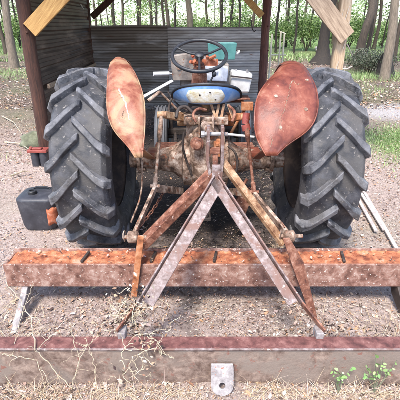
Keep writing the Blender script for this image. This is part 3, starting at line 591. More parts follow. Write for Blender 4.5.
# seat : pan with raised back
h = MB(); sc_ = Vector((.045, 2.76, 1.085)); rows = []
for i in range(13):
    t = i / 12; row = []
    for k in range(40):
        q = 2 * math.pi * k / 40; cx_, cy_ = math.cos(q), math.sin(q)
        back = max(0, -cy_) ** .8; side_ = abs(cx_) ** 2
        rx, ry = .235, .2
        lift = .125 * back + .012 * side_ + (.0 if cy_ < 0 else .05 * cy_)
        zz = lift * max(0, (t - .45) / .55) ** 1.3 + .012 * t * t
        rr_ = 1.3 * t if t < .6 else .78 + (t - .6) * .55
        row.append(sc_ + Vector((rx * cx_ * rr_, ry * cy_ * rr_ * (1 if cy_ < 0 else .95), zz)))
    row.append(row[0]); rows.append(row)
h.grid(rows); so = h.build('seat', M['blue_seat'], T, smooth=180, solid=.012, off=0)
h = MB(); h.tube([rows[-1][k] + Vector((0, 0, .003)) for k in range(41)], .011, 8, cap=False); h.build('seat_rim', M['black'], so, smooth=60)
h = MB(); pr = []
for i in range(7):
    t = i / 6; row = []
    for j in range(9):
        q = R(-90) + (j / 8 - .5) * 1.25 * (.55 + .45 * math.sin(math.pi * min(1, .25 + t * .6))) - .05 + .02 * math.sin(j * 2.1 + i); cx_, cy_ = math.cos(q), math.sin(q); tt = .56 + .36 * t; 
        rr_ = .78 + (tt - .6) * .55; back = max(0, -cy_) ** .8; lift = .125 * back + .012 * cx_ * cx_; zz = lift * ((tt - .45) / .55) ** 1.3 + .012 * tt * tt
        row.append(sc_ + Vector((.235 * cx_ * (rr_ + .035), .2 * cy_ * (rr_ + .035), zz - .004)))
    pr.append(row)
h.grid(pr); wp = h.build('worn_patch', M['seat_patch'], so, smooth=180, solid=.006, off=0)
for i_, j_ in ((4, 3), (5, 5), (2, 6)):
    h = MB(); h.lathe(pr[i_][j_] + Vector((0, .004, 0)), (0, -1, -.4), [(0, .007), (.007, .0065), (.009, .003)], 12); h.build('screw', M['dark_iron'], wp, smooth=40)
h = MB()
for px0, px1 in ((211, 216), (219, 216), (224, 221), (228, 233)): h.bar(atY(px0, 104, 2.66), atY(px1, 119, 2.62), .018, .008, (1, 0, 0))
h.tube([(TX, 2.75, 1.08), (TX, 2.85, .97)], .03, 10); h.box((TX + .03, 2.7, .985), (.14, .2, .02)); h.build('seat_spring', M['cream_paint'], T, bevel=.002)
# battery box on the right, levers on the left
h = MB(); p = [atY(229, 93, 3.75), atY(249, 93, 3.75), atY(253, 74, 3.75), atY(232, 71, 3.75)]; h.plate([q + Vector((0, .1, 0)) for q in p], .2, (0, 1, 0)); bb = h.build('battery_box', M['white'], T, bevel=.015)
h = MB(); q0_, q1_ = atY(230.5, 76, 3.735), atY(252, 78.5, 3.735); h.bar(q0_, q1_, .008, .012, (0, 1, 0)); h.build('lid_strap', M['dark_iron'], bb)
for px_ in (236, 247):
    h = MB(); h.lathe(atY(px_, 72.5, 3.8), (0, 0, 1), [(-.01, .014), (.015, .014), (.018, .008), (.03, .008)], 10); h.build('terminal', M['grey_iron'], bb, smooth=40)
h = MB(); h.box((.36, 3.82, .93), (.22, .2, .014)); h.tube([(.2, 3.82, .9), (.42, 3.82, .9)], .015, 8); h.build('battery_tray', M['rust_brown'], T, bevel=.002)
h = MB(); h.tube([atY(143, 97, 3.2), atY(172, 81, 3.35)], .024, 10, flat=.5); h.build('brake_lever', M['white'], T, smooth=50)
h = MB(); h.tube([atY(153.5, 74, 3.45), atY(169, 73.5, 3.5)], .018, 10); h.tube([atY(168, 73.5, 3.5), atY(176, 74, 3.55)], .008, 8); h.build('choke_handle', M['white'], T, smooth=50)
h = MB(); h.tube([atY(148, 101, 3.1), atY(160, 92, 3.15)], .016, 8); h.tube([atY(160, 92, 3.15), (TX - .14, 3.2, .85)], .01, 8); h.build('clutch_pedal', M['cream_metal'], T, smooth=50)
h = MB(); h.tube([(TX + .2, 3.1, .75), atY(243, 112, 3.1), atY(246, 108, 3.05)], .012, 8); h.box(atY(247, 106, 3.05), (.09, .04, .06)); h.build('brake_pedal', M['orange_bar'], T, smooth=50)

# fenders
def lerp_rows(rows, y):
    for (y0, a0_, b0_), (y1, a1_, b1_) in zip(rows, rows[1:]):
        if y0 <= y <= y1:
            t = (y - y0) / (y1 - y0); return a0_ + (a1_ - a0_) * t, b0_ + (b1_ - b0_) * t
    return rows[-1][1], rows[-1][2]
def fender(rows, Yc, Zc, rho, inner, mat, name='fender'):
    tab = []
    L = math.hypot(Yc, H - Zc); ca = math.atan2(H - Zc, Yc)
    y0 = rows[0][0]; y1 = rows[-1][0]; N = 26
    th_prev = None
    for i in range(N + 1):
        py = y0 + (y1 - y0) * (i / N) ** 1.15; a_ = ang(py); dl = a_ - ca
        disc = rho * rho - (L * math.sin(dl)) ** 2; t = L * math.cos(dl) - math.sqrt(max(disc, 0))
        Y, Z = t * math.cos(a_), H - t * math.sin(a_); th = math.atan2(Yc - Y, Z - Zc)
        l, r = lerp_rows(rows, py); dd = dep(Y, Z); tab.append((th, (l - 200) / F * dd, (r - 200) / F * dd))
    t0 = tab[0]; wmin = .03
    # forward continuation over the wheel, out of the camera's direct view
    wide = max(b - a for _, a, b in tab)
    for _ in range(3): tab = [tab[0]] + [(tab[i][0], (tab[i-1][1] + 2 * tab[i][1] + tab[i+1][1]) / 4, (tab[i-1][2] + 2 * tab[i][2] + tab[i+1][2]) / 4) for i in range(1, len(tab) - 1)] + [tab[-1]]
    t0 = tab[0]; pre = []
    for i in range(14):
        t = i / 13; th = R(-75) + (t0[0] - .02 - R(-75)) * t; w_ = (.35 + .65 * math.sin(math.pi * (.12 + .5 * t))) * (.1 + .0 * t) * (1 - t) + (t0[2] - t0[1]) * t
        c_ = (t0[1] + t0[2]) / 2; pre.append((th, c_ - w_ / 2, c_ + w_ / 2))
    tab = pre + tab; g_ = []
    for (th, a_, b_) in tab:
        row = []
        for j in range(15):
            s_ = j / 14; e_ = abs(2 * s_ - 1); r_ = rho - .034 * e_ ** 2.2 * min(1, (b_ - a_) / .2) + .012 * noise.noise(Vector((th * 4, s_ * 2.2, 2 + Yc * 30))) + .004 * noise.noise(Vector((th * 11, s_ * 6, 4)))
            x_ = a_ + (b_ - a_) * s_
            row.append(Vector((x_, Yc - r_ * math.sin(th), Zc + r_ * math.cos(th))))
        g_.append(row)
    mb = MB(); mb.grid(g_); o = mb.build(name, mat, T, smooth=180, solid=.004, off=0)
    mb = MB(); mb.tube([r_[0] for r_ in g_] + [r_[-1] for r_ in g_[::-1]], .0045, 6); mb.build('rolled_edge', mat, o, smooth=60)
    tip = g_[-1][7]; mb = MB(); mb.bar(tip + Vector((0, .02, .04)), Vector((tip.x, YA - .05, ZA + .02)), .06, .01, (1, 0, 0)); mb.box((tip.x, YA, ZA + .06), (.07, .16, .03)); mb.build('fender_bracket', mat, o, bevel=.002)
    return o, g_
LR = [(57.5, 114, 124), (59, 111.5, 127.5), (63, 109, 131), (68, 107.5, 134), (75, 106.6, 137.5), (87, 106, 141.5), (98, 105.7, 143.5), (108, 105.9, 144.3), (120, 108.5, 144.3), (129, 112.5, 143.8), (136, 118, 143.3), (142, 124.5, 143), (149, 130.5, 142.5), (157, 134.5, 142)]
RRr = [(61.6, 284, 302), (63.5, 280, 306), (67, 275.5, 309.5), (74, 269.5, 313.5), (84, 262, 317.5), (93, 258, 319.5), (104, 255.5, 320), (116, 255, 317.5), (124, 255.3, 313.5), (130, 256, 309), (137, 257.2, 299), (143, 260, 289), (149, 262.5, 282), (155, 266, 277.5)]
fl, gl_ = fender(LR, 2.80, .652, .7125, 1, M['fender_l'])
frr, grr = fender(RRr, 2.775, .652, .692, -1, M['fender_r'])
def on(g_, u, v, o=.004):
    n_ = len(g_) - 14; i = 14 + u * (n_ - 1); j = v * 14; i0 = int(i); j0 = min(int(j), 13); fi, fj = i - i0, j - j0; i1 = min(i0 + 1, len(g_) - 1)
    p = g_[i0][j0].lerp(g_[i0][j0 + 1], fj).lerp(g_[i1][j0].lerp(g_[i1][j0 + 1], fj), fi); c_ = Vector((p.x, 2.79, .65)); return p + (p - c_).normalized() * o
for u, v in ((.22, .84), (.55, .8), (.74, .45), (.42, .3)):
    mb = MB(); p = on(grr, u, v, 0); c_ = Vector((p.x, 2.79, .65)); mb.lathe(p, p - c_, [(0, .011), (.005, .011), (.009, .006)], 12); mb.build('fender_bolt', M['cream_metal'], frr, smooth=40)
def jag(g_, path, w_, seed):
    r2 = random.Random(seed); P = []
    for (u0, v0), (u1, v1) in zip(path, path[1:]):
        for k_ in range(7): t_ = k_ / 7; P.append((u0 + (u1 - u0) * t_ + r2.gauss(0, .005), v0 + (v1 - v0) * t_ + r2.gauss(0, .012)))
    mb_ = MB(); n_ = len(P); mb_.tube([on(g_, u, v, .0015) for u, v in P], [w_ * r2.uniform(.35, 1.2) * (.3 + .7 * math.sin(math.pi * (i + .5) / n_)) for i in range(n_)], 6, flat=.5); return mb_
jag(grr, [(.27, .72), (.3, .62), (.25, .56), (.28, .52), (.42, .5), (.55, .46), (.66, .42), (.72, .46)], .0065, 1).build('weld_seam', M['seam'], frr, smooth=60)
jag(grr, [(.8, .3), (.88, .4), (.94, .35)], .005, 2).build('weld_seam', M['seam'], frr, smooth=60)
jag(gl_, [(.36, .35), (.42, .42), (.47, .5), (.6, .56), (.68, .62)], .009, 3).build('torn_paint', M['white'], fl, smooth=60)
jag(gl_, [(.56, .5), (.6, .42), (.66, .4)], .006, 4).build('torn_paint', M['seam'], fl, smooth=60)

# ------------------------------------------------------------------ things around the tractor
t = empty('tool_tub', (.2, 3.95, 1.27), 'small teal plastic tub on the tractor hood behind the steering wheel', 'tub')
h = MB(); vs = []; c_ = Vector((.205, 3.95, 1.272))
h.add([c_ + Vector((a * .12, b * .09, 0)) for a, b in ((-1, -1), (1, -1), (1, 1), (-1, 1))] + [c_ + Vector((a * .135, b * .105, .145)) for a, b in ((-1, -1), (1, -1), (1, 1), (-1, 1))] + [c_ + Vector((a * .12, b * .09, .145)) for a, b in ((-1, -1), (1, -1), (1, 1), (-1, 1))] + [c_ + Vector((a * .11, b * .08, .012)) for a, b in ((-1, -1), (1, -1), (1, 1), (-1, 1))],
      [(3, 2, 1, 0)] + [(i, (i + 1) % 4, 4 + (i + 1) % 4, 4 + i) for i in range(4)] + [(4 + i, 4 + (i + 1) % 4, 8 + (i + 1) % 4, 8 + i) for i in range(4)] + [(8 + i, 8 + (i + 1) % 4, 12 + (i + 1) % 4, 12 + i) for i in range(4)] + [(12, 13, 14, 15)])
h.build('tub_body', M['teal'], t, bevel=.005)
h = MB(); h.tube([c_ + Vector((.137, -.06, .05)), c_ + Vector((.165, -.06, .07)), c_ + Vector((.165, .04, .07)), c_ + Vector((.137, .04, .05))], .009, 8); h.build('handle', M['white'], t, smooth=60)

p0 = atZ(39, 232, 0)
t = empty('black_container', (p0.x, p0.y + .13, 0), 'dusty black plastic container with an orange rusty patch beside the left tyre', 'container')
h = MB(); cc = Vector((p0.x, p0.y + .14, .0)); rows = []
prof = [(.0, 0, .0), (.1, 0, .0), (.128, 0, .012), (.138, 0, .05), (.15, 0, .2), (.155, 0, .27), (.155, 0, .28), (.145, 0, .292), (.12, 0, .3), (.06, 0, .304), (0, 0, .304)]
for (r_, _, z) in prof: rows.append([cc + Vector((r_ * math.copysign(abs(math.cos(q)) ** .45, math.cos(q)) * 1.05, r_ * math.copysign(abs(math.sin(q)) ** .45, math.sin(q)) * .95, z + gh(cc.x, cc.y))) for q in [2 * math.pi * k / 40 for k in range(41)]])
h.grid(rows); h.build('container_body', M['drum_black'], t, smooth=50)
h = MB(); h.lathe(cc + Vector((-.04, -.04, .298)), (0, 0, 1), [(0, .035), (.03, .035), (.035, .03), (.035, .02), (.01, .018)], 20); h.tube([cc + Vector((-.08, .06, .295)), cc + Vector((-.05, .06, .325)), cc + Vector((.05, .06, .325)), cc + Vector((.08, .06, .295))], .008, 8); h.build('filler_cap', M['black'], t, smooth=40)
h = MB(); rows = []
for z in (.07, .1, .14, .18, .215): rows.append([cc + Vector(((.142 + z * .06) * math.copysign(abs(math.cos(q)) ** .45, math.cos(q)) * 1.07, (.142 + z * .06) * math.copysign(abs(math.sin(q)) ** .45, math.sin(q)) * .98 - .004, z + .008 * math.sin(q * 9 + z * 40))) for q in [R(-72 + 9 * k) for k in range(7)]])
h.grid(rows); h.build('rusty_patch', M['orange_cap'], t, smooth=60, solid=.008, off=0)

# red coupling by the post
p0 = atZ(41, 165, 0)
t = empty('red_coupling', (p0.x, p0.y, 0), 'scuffed red metal bar on two dark cylinders at the foot of the left shed post', 'coupling')
h = MB(); w_ = dep(p0.y, .1) / F
h.box((p0.x, p0.y, .19), (19 * w_, .13, .035)); h.box((p0.x, p0.y - .02, .218), (9 * w_, .06, .02)); h.tube([(p0.x - 6 * w_, p0.y - .03, .21), (p0.x - 6 * w_, p0.y - .03, .24)], .02, 8); h.build('red_bar', M['red'], t, bevel=.006)
for dx in (-4.2, 4.2):
    h = MB(); h.lathe((p0.x + dx * w_, p0.y, -.01), (0, 0, 1), [(0, .048), (.03, .05), (.16, .05), (.182, .045)], 24); h.build('cylinder', M['drum_black'], t, smooth=40)
# old sack / green stone behind it
t = MB(); rk = []
def rock(c, r, sq, seed, mat, name, label, cat):
    mb = MB(); rows = []
    for i in range(13):
        ph = math.pi * i / 12; row = []
        for k in range(20):
            q = 2 * math.pi * k / 20; d_ = Vector((math.sin(ph) * math.cos(q), math.sin(ph) * math.sin(q), math.cos(ph))); k_ = 1 + .35 * noise.noise(d_ * 1.6 + Vector((seed, 0, 0))) + .1 * noise.noise(d_ * 5)
            row.append(Vector(c) + Vector((d_.x * r * k_ * sq[0], d_.y * r * k_ * sq[1], d_.z * r * k_ * sq[2])))
        row.append(row[0]); rows.append(row)
    mb.grid(rows); return tag(mb.build(name, mat, smooth=180, fixn=True), label, cat)
M['mossy'] = weathered('mossy_grey_green_stone', [(.3, (.07, .07, .05)), (.5, (.16, .17, .11)), (.7, (.3, .3, .22))], 9, rough=.9, bump=.6)
q0 = atZ(29, 149, 0); rock((q0.x, q0.y + .15, .07), .17, (1.1, .8, .75), 3, M['mossy'], 'mossy_stone', 'mossy grey-green stone left of the red coupling', 'stone')

# pale battens on the ground to the right
t = empty('batten_bundle', tuple(atZ(378, 225, 0)), 'three pale thin battens lying on the leaves right of the right tyre', 'battens')
for (ax_, ay, bx, by_) in ((357, 197, 376, 231), (361, 193, 384, 230), (363, 190, 399, 253)):
    h = MB(); a_ = atZ(ax_, ay, .03); b_ = atZ(bx, by_, .025); h.bar(a_, b_, .03, .014, (1, 0, 0)); h.build('batten', M['slat'], t, bevel=.002)

# pale pipe frame behind the shed
yp = 9.3
t = empty('pipe_frame', tuple(atY(278, 60, yp).xy) + (0,), 'pale thin pipe frame standing behind the right rear shed post', 'pipe frame')
for px_, pt in ((272, 34), (281, 31), (284.5, 33)):
    h = MB(); a_ = atY(px_, pt, yp); h.tube([a_, (a_.x, yp, -.02)], .019, 8); h.build('upright', M['pale_pole'], t, smooth=60)
for a_, b_ in (((271, 55), (286, 55)), ((279, 31), (286, 34))): h = MB(); h.tube([atY(*a_, yp), atY(*b_, yp)], .013, 8); h.build('crossbar', M['pale_pole'], t, smooth=60)

# ------------------------------------------------------------------ shed
FL, FR, RL, RRp = Vector((-1.91, 4.7, 0)), Vector((1.565, 4.7, 0)), Vector((-2.16, 8.18, 0)), Vector((1.255, 8.18, 0))
S = empty('pole_shed', (-.3, 6.4, 0), 'open pole shed with round log posts and metal sheet walls over the tractor front', 'shed')
def log(p, r, hgt, mat, seed, lean=0):
    pts = []; n = 26
    for i in range(n + 1):
        z = -.05 + (hgt + .05) * i / n; pts.append(Vector((p.x + .018 * noise.noise(Vector((seed, z * 1.3, 0))) + lean * z, p.y + .015 * noise.noise(Vector((seed + 9, z, 0))), z)))
    mb = MB(); rs = [r * (1.06 - .1 * i / n) * (1 + .12 * noise.noise(Vector((seed, i * .9, 4)))) for i in range(n + 1)]; mb.tube(pts, rs, 14, wob=.12)
    for k in range(5):
        z = rng.uniform(.5, hgt - .3); q = rng.uniform(-2.6, -.5); d_ = Vector((math.cos(q), math.sin(q), .3)); mb.tube([Vector((p.x, p.y, z)) + d_ * r * .6, Vector((p.x, p.y, z)) + d_ * (r + .02)], [.02, .012], 6)
    return mb.build('post', mat, S, smooth=60)
log(FL, .075, 2.42, M['post_dark'], 1); log(RL, .085, 2.1, M['post_dark'], 2); log(RRp, .085, 2.1, M['post_red'], 3)
# front right: square splintered timber
pts = []; mb = MB(); rows = []
for i in range(31):
    z = -.05 + 2.47 * i / 30; w_ = .062 + .006 * noise.noise(Vector((z * 4, 1, 1))); d_ = .062; o_ = .01 * noise.noise(Vector((z * 2, 5, 0)))
    row = []
    for k in range(16):
        q = 2 * math.pi * k / 16; cx_, cy_ = math.cos(q), math.sin(q); sgx = math.copysign(abs(cx_) ** .35, cx_); sgy = math.copysign(abs(cy_) ** .35, cy_); nn_ = .006 * noise.noise(Vector((k * .9, z * 6, 3)))
        row.append(FR + Vector((sgx * (w_ + nn_) + o_, sgy * (d_ + nn_), z)))
    row.append(row[0]); rows.append(row)
mb.grid(rows); fpo = mb.build('post', M['wood_pale'], S, smooth=50)
for k in range(9):
    mb = MB(); z = rng.uniform(.85, 1.75); x = FR.x + rng.uniform(-.06, .07); L = rng.uniform(.06, .2); mb.bar((x, FR.y - .066, z), (x + rng.uniform(-.02, .05), FR.y - .085, z + L), .008, .005, (1, 0, 0), w1=.002); mb.build('splinter', M['root'], fpo)
# braces
yb = 4.59
def brace(p_low, p_up, mat, w=.155, t_=.04, name='brace'):
    mb = MB(); mb.bar(p_low, p_up, w, t_, (1, 0, 0) if False else (p_up - p_low).cross(Vector((0, 1, 0)))); return mb.build(name, mat, S, bevel=.004)
a_ = atY(30, 30, yb); d_ = atY(62, -5, yb) - a_; brace(a_, a_ + d_ * 2.4, M['wood_yellow'], .17)
a_ = atY(343.5, 33, yb); d_ = atY(312, -8, yb) - a_; brace(a_ - d_ * .12, a_ + d_ * 2.0, M['wood_grey'], .18)
a_ = atY(92, 17, 8.06); d_ = atY(111, -1, 8.06) - a_; brace(a_, a_ + d_ * 1.5, M['post_dark'], .11)
a_ = atY(262, 16, 8.06); d_ = atY(246, -2, 8.06) - a_; brace(a_, a_ + d_ * 1.5, M['wood_yellow'], .12)
# header beams + rafters + roof
def beam(a_, b_, w, h_, mat, name='header_beam'):
    mb = MB(); mb.bar(a_, b_, w, h_, (b_ - a_).cross(Vector((0, 0, 1)))); return mb.build(name, mat, S, bevel=.004)
beam(Vector((-2.35, 4.7, 2.5)), Vector((2.0, 4.7, 2.5)), .05, .15, M['wood_yellow']); beam(Vector((-2.6, 8.18, 2.18)), Vector((1.7, 8.18, 2.18)), .05, .15, M['post_dark'])
for k in range(6):
    t = k / 5; beam(Vector((-2.25 + 4.2 * t, 4.1, 2.675)), Vector((-2.55 + 4.2 * t, 8.6, 2.255)), .045, .1, M['wood_grey'], 'rafter')
def sheet(pA, pB, zb, zt, mat, name, rib=.2, seed=0, nsub=4, sag=.0):
    """horizontally ribbed metal wall from pA to pB"""
    d_ = (pB - pA); d_.z = 0; n_ = Vector((d_.y, -d_.x, 0)).normalized(); rows = []; z = zb; K = int((zt - zb) / rib)
    zs = []
    for k in range(K + 1):
        b = zb + k * rib
        for dz, o_ in ((0, .0), (.022, .03), (.05, .03), (.072, 0), (.105, 0), (.113, .006), (.121, 0), (.15, 0), (.158, .006), (.166, 0), (rib - .002, 0)):
            if b + dz <= zt: zs.append((b + dz, o_))
    for z, o_ in zs:
        rows.append([pA + d_ * i / 60 + n_ * (o_ + .006 * noise.noise(Vector((i * .12 + seed, z * 1.5, 1)))) + Vector((0, 0, z + .003 * math.sin(i * .11 + seed))) for i in range(61)])
    mb = MB(); mb.grid(rows); return mb.build(name, mat, S, solid=.003, off=0)
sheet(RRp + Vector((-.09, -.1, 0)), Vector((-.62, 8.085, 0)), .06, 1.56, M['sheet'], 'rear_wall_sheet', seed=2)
sheet(Vector((-.55, 8.1, 0)), RL + Vector((.07, -.06, 0)), .055, 1.56, M['sheet_shaded'], 'rear_wall_sheet', seed=5)
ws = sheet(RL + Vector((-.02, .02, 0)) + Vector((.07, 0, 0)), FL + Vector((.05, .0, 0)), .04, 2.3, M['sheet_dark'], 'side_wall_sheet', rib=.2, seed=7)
mb = MB(); mb.bar(RL + Vector((.09, -.05, .86)), FL + Vector((.1, .1, .9)), .03, .05, (1, 0, 0)); mb.build('girt', M['wood_grey'], S, bevel=.003)
mb = MB(); mb.bar(atY(251, 20, 8.0), atY(252.5, 30, 8.0), .02, .012, (1, 0, 0)); mb.tube([atY(252.5, 29, 8.0), atY(254, 32, 7.97), atY(256, 30, 7.97)], .008, 6); mb.build('hook', M['dark_iron'], S)
mb = MB(); rows = []
for i in range(86):
    x = -2.7 + 5.0 * i / 85; o_ = (0, .022, .022, 0, 0)[i % 5]; rows.append([Vector((x - .27 * t, 4.0 + 4.7 * t, 2.74 - .44 * t + o_)) for t in (0, .33, .66, 1)])
mb.grid(rows); mb.build('roof', M['roof'], S, solid=.003, off=0)
mb = MB(); mb.tube([atY(67, -6, 7.6), atY(74, 0, 7.6), atY(80, 3, 7.6), atY(83, 9, 7.7)], .012, 8); mb.build('cable', M['white'], S, smooth=60)

# ------------------------------------------------------------------ trees
LG = [(.12, .2, .05), (.22, .32, .09), (.32, .42, .15), (.07, .12, .03), (.44, .52, .24)]
def leafquad(mb, p, s, cols=LG):
    u = Vector((rng.gauss(0, 1), rng.gauss(0, 1), rng.gauss(0, .6))).normalized(); w = u.cross(Vector((rng.gauss(0, 1), rng.gauss(0, 1), rng.gauss(0, 1)))).normalized()
    mb.add([p - u * s * .5, p + w * s * .28, p + u * s * .5, p - w * s * .28], [(0, 1, 2, 3)], jit(rng.choice(cols), .3))
def tree_variant(name, hgt, r, bark, leaves, seed, low=3.2, flare=.35, lean=.03, crook=.1, spread=2.0, leafsize=.17):
    root = empty(name, (0, 0, 0)); pts = []; n = 22
    for i in range(n + 1):
        t = (i / n) ** 1.3; z = -.1 + hgt * t; pts.append(Vector((lean * z + crook * noise.noise(Vector((seed, z * .5, 0))) * min(z, 2), crook * noise.noise(Vector((seed + 5, z * .5, 0))) * min(z, 2), z)))
    rs = [r * (1 - .65 * (p.z / hgt)) * (1 + flare * math.exp(-max(p.z, 0) * 3.5)) for p in pts]
    mb = MB(); mb.tube(pts, rs, 12, wob=.25); tk = mb.build('trunk', bark, root, smooth=60)
    lb = MB(); br = MB(); lr = random.Random(seed)
    for k in range(13):
        z = low + (hgt - low) * (k + .5) / 13; q = lr.uniform(0, 6.28); i = min(range(n + 1), key=lambda j: abs(pts[j].z - z)); b0 = pts[i]
        L = spread * lr.uniform(.6, 1.1) * (1 - .4 * (z - low) / (hgt - low)); d_ = Vector((math.cos(q), math.sin(q), lr.uniform(.05, .5)))
        e_ = b0 + d_ * L; md = b0.lerp(e_, .5) + Vector((0, 0, .1)); br.tube([b0, md, e_], [rs[i] * .35 + .01, rs[i] * .2 + .006, .008], 6, cap=False)
        for c_ in range(5):
            cc_ = b0.lerp(e_, lr.uniform(.45, 1.05)) + Vector((lr.gauss(0, .3), lr.gauss(0, .3), lr.gauss(0, .2)))
            for l_ in range(leaves): leafquad(lb, cc_ + Vector((rng.gauss(0, .33), rng.gauss(0, .33), rng.gauss(0, .22))), leafsize * rng.uniform(.6, 1.3))
    br.build('limb', bark, root, smooth=60); lb.build('crown', M['leaf'], root, fixn=False)
    return root
protos = []
def place(proto, used, loc, rz, s, label, cat='tree', group=None, name=None):
    o = proto if not used else copy_tree(proto)
    o.location = loc; o.rotation_euler = (0, 0, rz); o.scale = (s, s, s); tag(o, label, cat, group)
    return o
P1 = tree_variant('forest_tree', 8.5, .1, M['bark'], 15, 11, low=2.9, crook=.05); P2 = tree_variant('forest_tree', 9.5, .075, M['bark_dark'], 13, 23, low=3.0, lean=-.02, crook=.06)
P3 = tree_variant('forest_tree', 9, .18, M['bark_pale'], 9, 37, low=3.4, crook=.05); P4 = tree_variant('forest_tree', 6, .05, M['bark_dark'], 9, 41, low=1.7, lean=.05, spread=1.5, leafsize=.15)
used = {}
def put(P, x, y, rz, s, label, cat='tree', group=None):
    u = used.get(P.name, False); used[P.name] = True
    return place(P, u, (x, y, gh(x, y) - .03), rz, s, label, cat, group)
def X_at(px, Y, z=0): return (px - 200) / F * dep(Y, z)
G_ = 'trees of the wood behind the shed'
put(P3, X_at(10.5, 16.5, .8), 16.5, .3, .95, 'pale brown tree trunk standing alone left of the left shed post', group=G_)
put(P3, X_at(389, 12.6, .8), 12.6, 1.9, .8, 'pale straight tree trunk at the far right near the green patch', group=G_)
put(P3, X_at(190.5, 26, 1.3), 26, 2.5, 1.15, 'pale thick trunk seen over the rear wall above the steering wheel', group=G_)
big = tree_variant('big_tree', 10, .24, M['bark_dark'], 14, 55, low=3, flare=1.6, spread=2.6); place(big, False, (X_at(322, 19), 19, -.05), .5, 1, 'thick dark tree with flared roots behind the right brace', group=G_)
crk = tree_variant('crooked_tree', 7.5, .17, M['bark'], 14, 71, low=3.4, lean=.12, crook=.5); place(crk, False, (X_at(356, 15.5), 15.5, -.05), 0, 1, 'crooked leaning tree right of the right front post', group=G_)
far = 'slim tree of the background wood, one of many alike'
fixed = [(115, 24, P2, .9), (124, 30, P1, 1), (139, 22, P2, .9), (151, 28, P1, 1), (157, 19, P2, .55), (167, 24, P1, 1.1), (176, 33, P2, 1.2), (206, 31, P1, 1), (220, 23, P2, 1), (232, 27, P2, 1.3), (238, 21, P4, 1.1), (253, 24, P1, 1),
         (277, 26, P2, 1), (286, 34, P1, 1), (295, 25, P2, .9), (303, 38, P1, 1.2), (311, 30, P2, 1), (334, 32, P1, 1), (344, 24, P2, 1.1), (369, 22, P2, 1), (376, 27, P1, 1.1), (398, 19, P1, 1), (3, 24, P1, 1.1), (18, 30, P2, 1), (24, 22, P2, .9), (30, 27, P1, 1), (-12, 19, P1, 1), (420, 24, P2, 1)]
for px_, y, P, s in fixed: put(P, X_at(px_, y, 1), y, rng.uniform(0, 6.28), s, far, group=G_)
k = 0
while k < 64:
    y = rng.uniform(24, 60); x = rng.uniform(-.66 * y, .66 * y)
    if abs(x - X_at(190, y)) < .02 * y: continue
    put(rng.choice((P1, P2, P2, P4)), x, y, rng.uniform(0, 6.28), rng.uniform(.8, 1.35), far, group=G_); k += 1

# understorey shrubs
def shrub_variant(name, hgt, wid, n, seed, cols, stems=7, ls=.09):
    root = empty(name, (0, 0, 0)); lr = random.Random(seed); st = MB(); lb = MB()
    for k_ in range(stems):
        q = lr.uniform(0, 6.28); e_ = Vector((math.cos(q) * wid * lr.uniform(.2, .5), math.sin(q) * wid * lr.uniform(.2, .5), hgt * lr.uniform(.6, 1))); st.tube([Vector((0, 0, -.03)), e_ * .5 + Vector((0, 0, .05)), e_], [.02, .012, .005], 5)
        for c_ in range(4):
            cc_ = e_ * lr.uniform(.45, 1.05)
            for l_ in range(n): leafquad(lb, cc_ + Vector((rng.gauss(0, wid * .13), rng.gauss(0, wid * .13), rng.gauss(0, hgt * .1))), ls * rng.uniform(.6, 1.4), cols)
    st.build('stem', M['bark'], root); lb.build('foliage', M['leaf'], root, fixn=False); return root
B1 = shrub_variant('understorey_shrub', 1.6, 1.6, 60, 3, LG, 8, .11)
GREY = [(.1, .12, .07), (.16, .18, .12), (.07, .08, .05), (.2, .2, .14)]
B2 = shrub_variant('low_bush', .75, 1.8, 90, 9, GREY, 11, .06); place(B2, False, (X_at(369, 14.2), 14.2, 0), 0, 1, 'grey-green mounded bush behind the right tyre near the leaning tree', 'bush')
gB = 'green shrubs under the background trees'
for i, (px_, y) in enumerate(((120, 33), (150, 38), (185, 35), (212, 30), (228, 26), (245, 31), (278, 29), (292, 33), (306, 27), (330, 36), (348, 30), (362, 28), (380, 33), (396, 30), (8, 29), (20, 38), (28, 33), (-10, 30), (134, 45), (168, 46), (200, 44), (260, 40), (318, 45), (352, 44), (390, 46), (415, 33))):
    place(B1, i > 0, (X_at(px_, y), y, 0), rng.uniform(0, 6.28), rng.uniform(.8, 1.5), 'green leafy shrub of the wood edge, one of many alike', 'shrub', gB)
# dark stump
sp_ = Vector((X_at(383.5, 13.5), 13.5, 0)); mb = MB(); mb.tube([sp_ + Vector((0, 0, -.05)), sp_ + Vector((.02, 0, .15)), sp_ + Vector((.0, 0, .5)), sp_ + Vector((.03, 0, .72))], [.34, .24, .2, .17], 14, wob=.5); tag(mb.build('tree_stump', M['bark_dark'], smooth=60), 'dark broken tree stump beside the pale trunk at far right', 'stump')
# far woodland: a loose mass of leaf clumps
fw = MB(); FW = [(.2, .28, .1), (.32, .4, .18), (.42, .5, .27), (.5, .56, .36)]
for i in range(330):
    y = rng.uniform(62, 95); x = rng.uniform(-58, 58); zc = rng.uniform(.3, 9) ; 
    if zc > 2.2 and rng.random() < .5: continue
    for l_ in range(60): leafquad(fw, Vector((x + rng.gauss(0, 1.2), y + rng.gauss(0, 1.2), max(.05, zc + rng.gauss(0, .8)))), rng.uniform(.3, .7), FW)
tag(fw.build('distant_woods', M['leaf'], fixn=False), 'hazy pale green woodland far behind the trees', 'woods', kind='stuff')

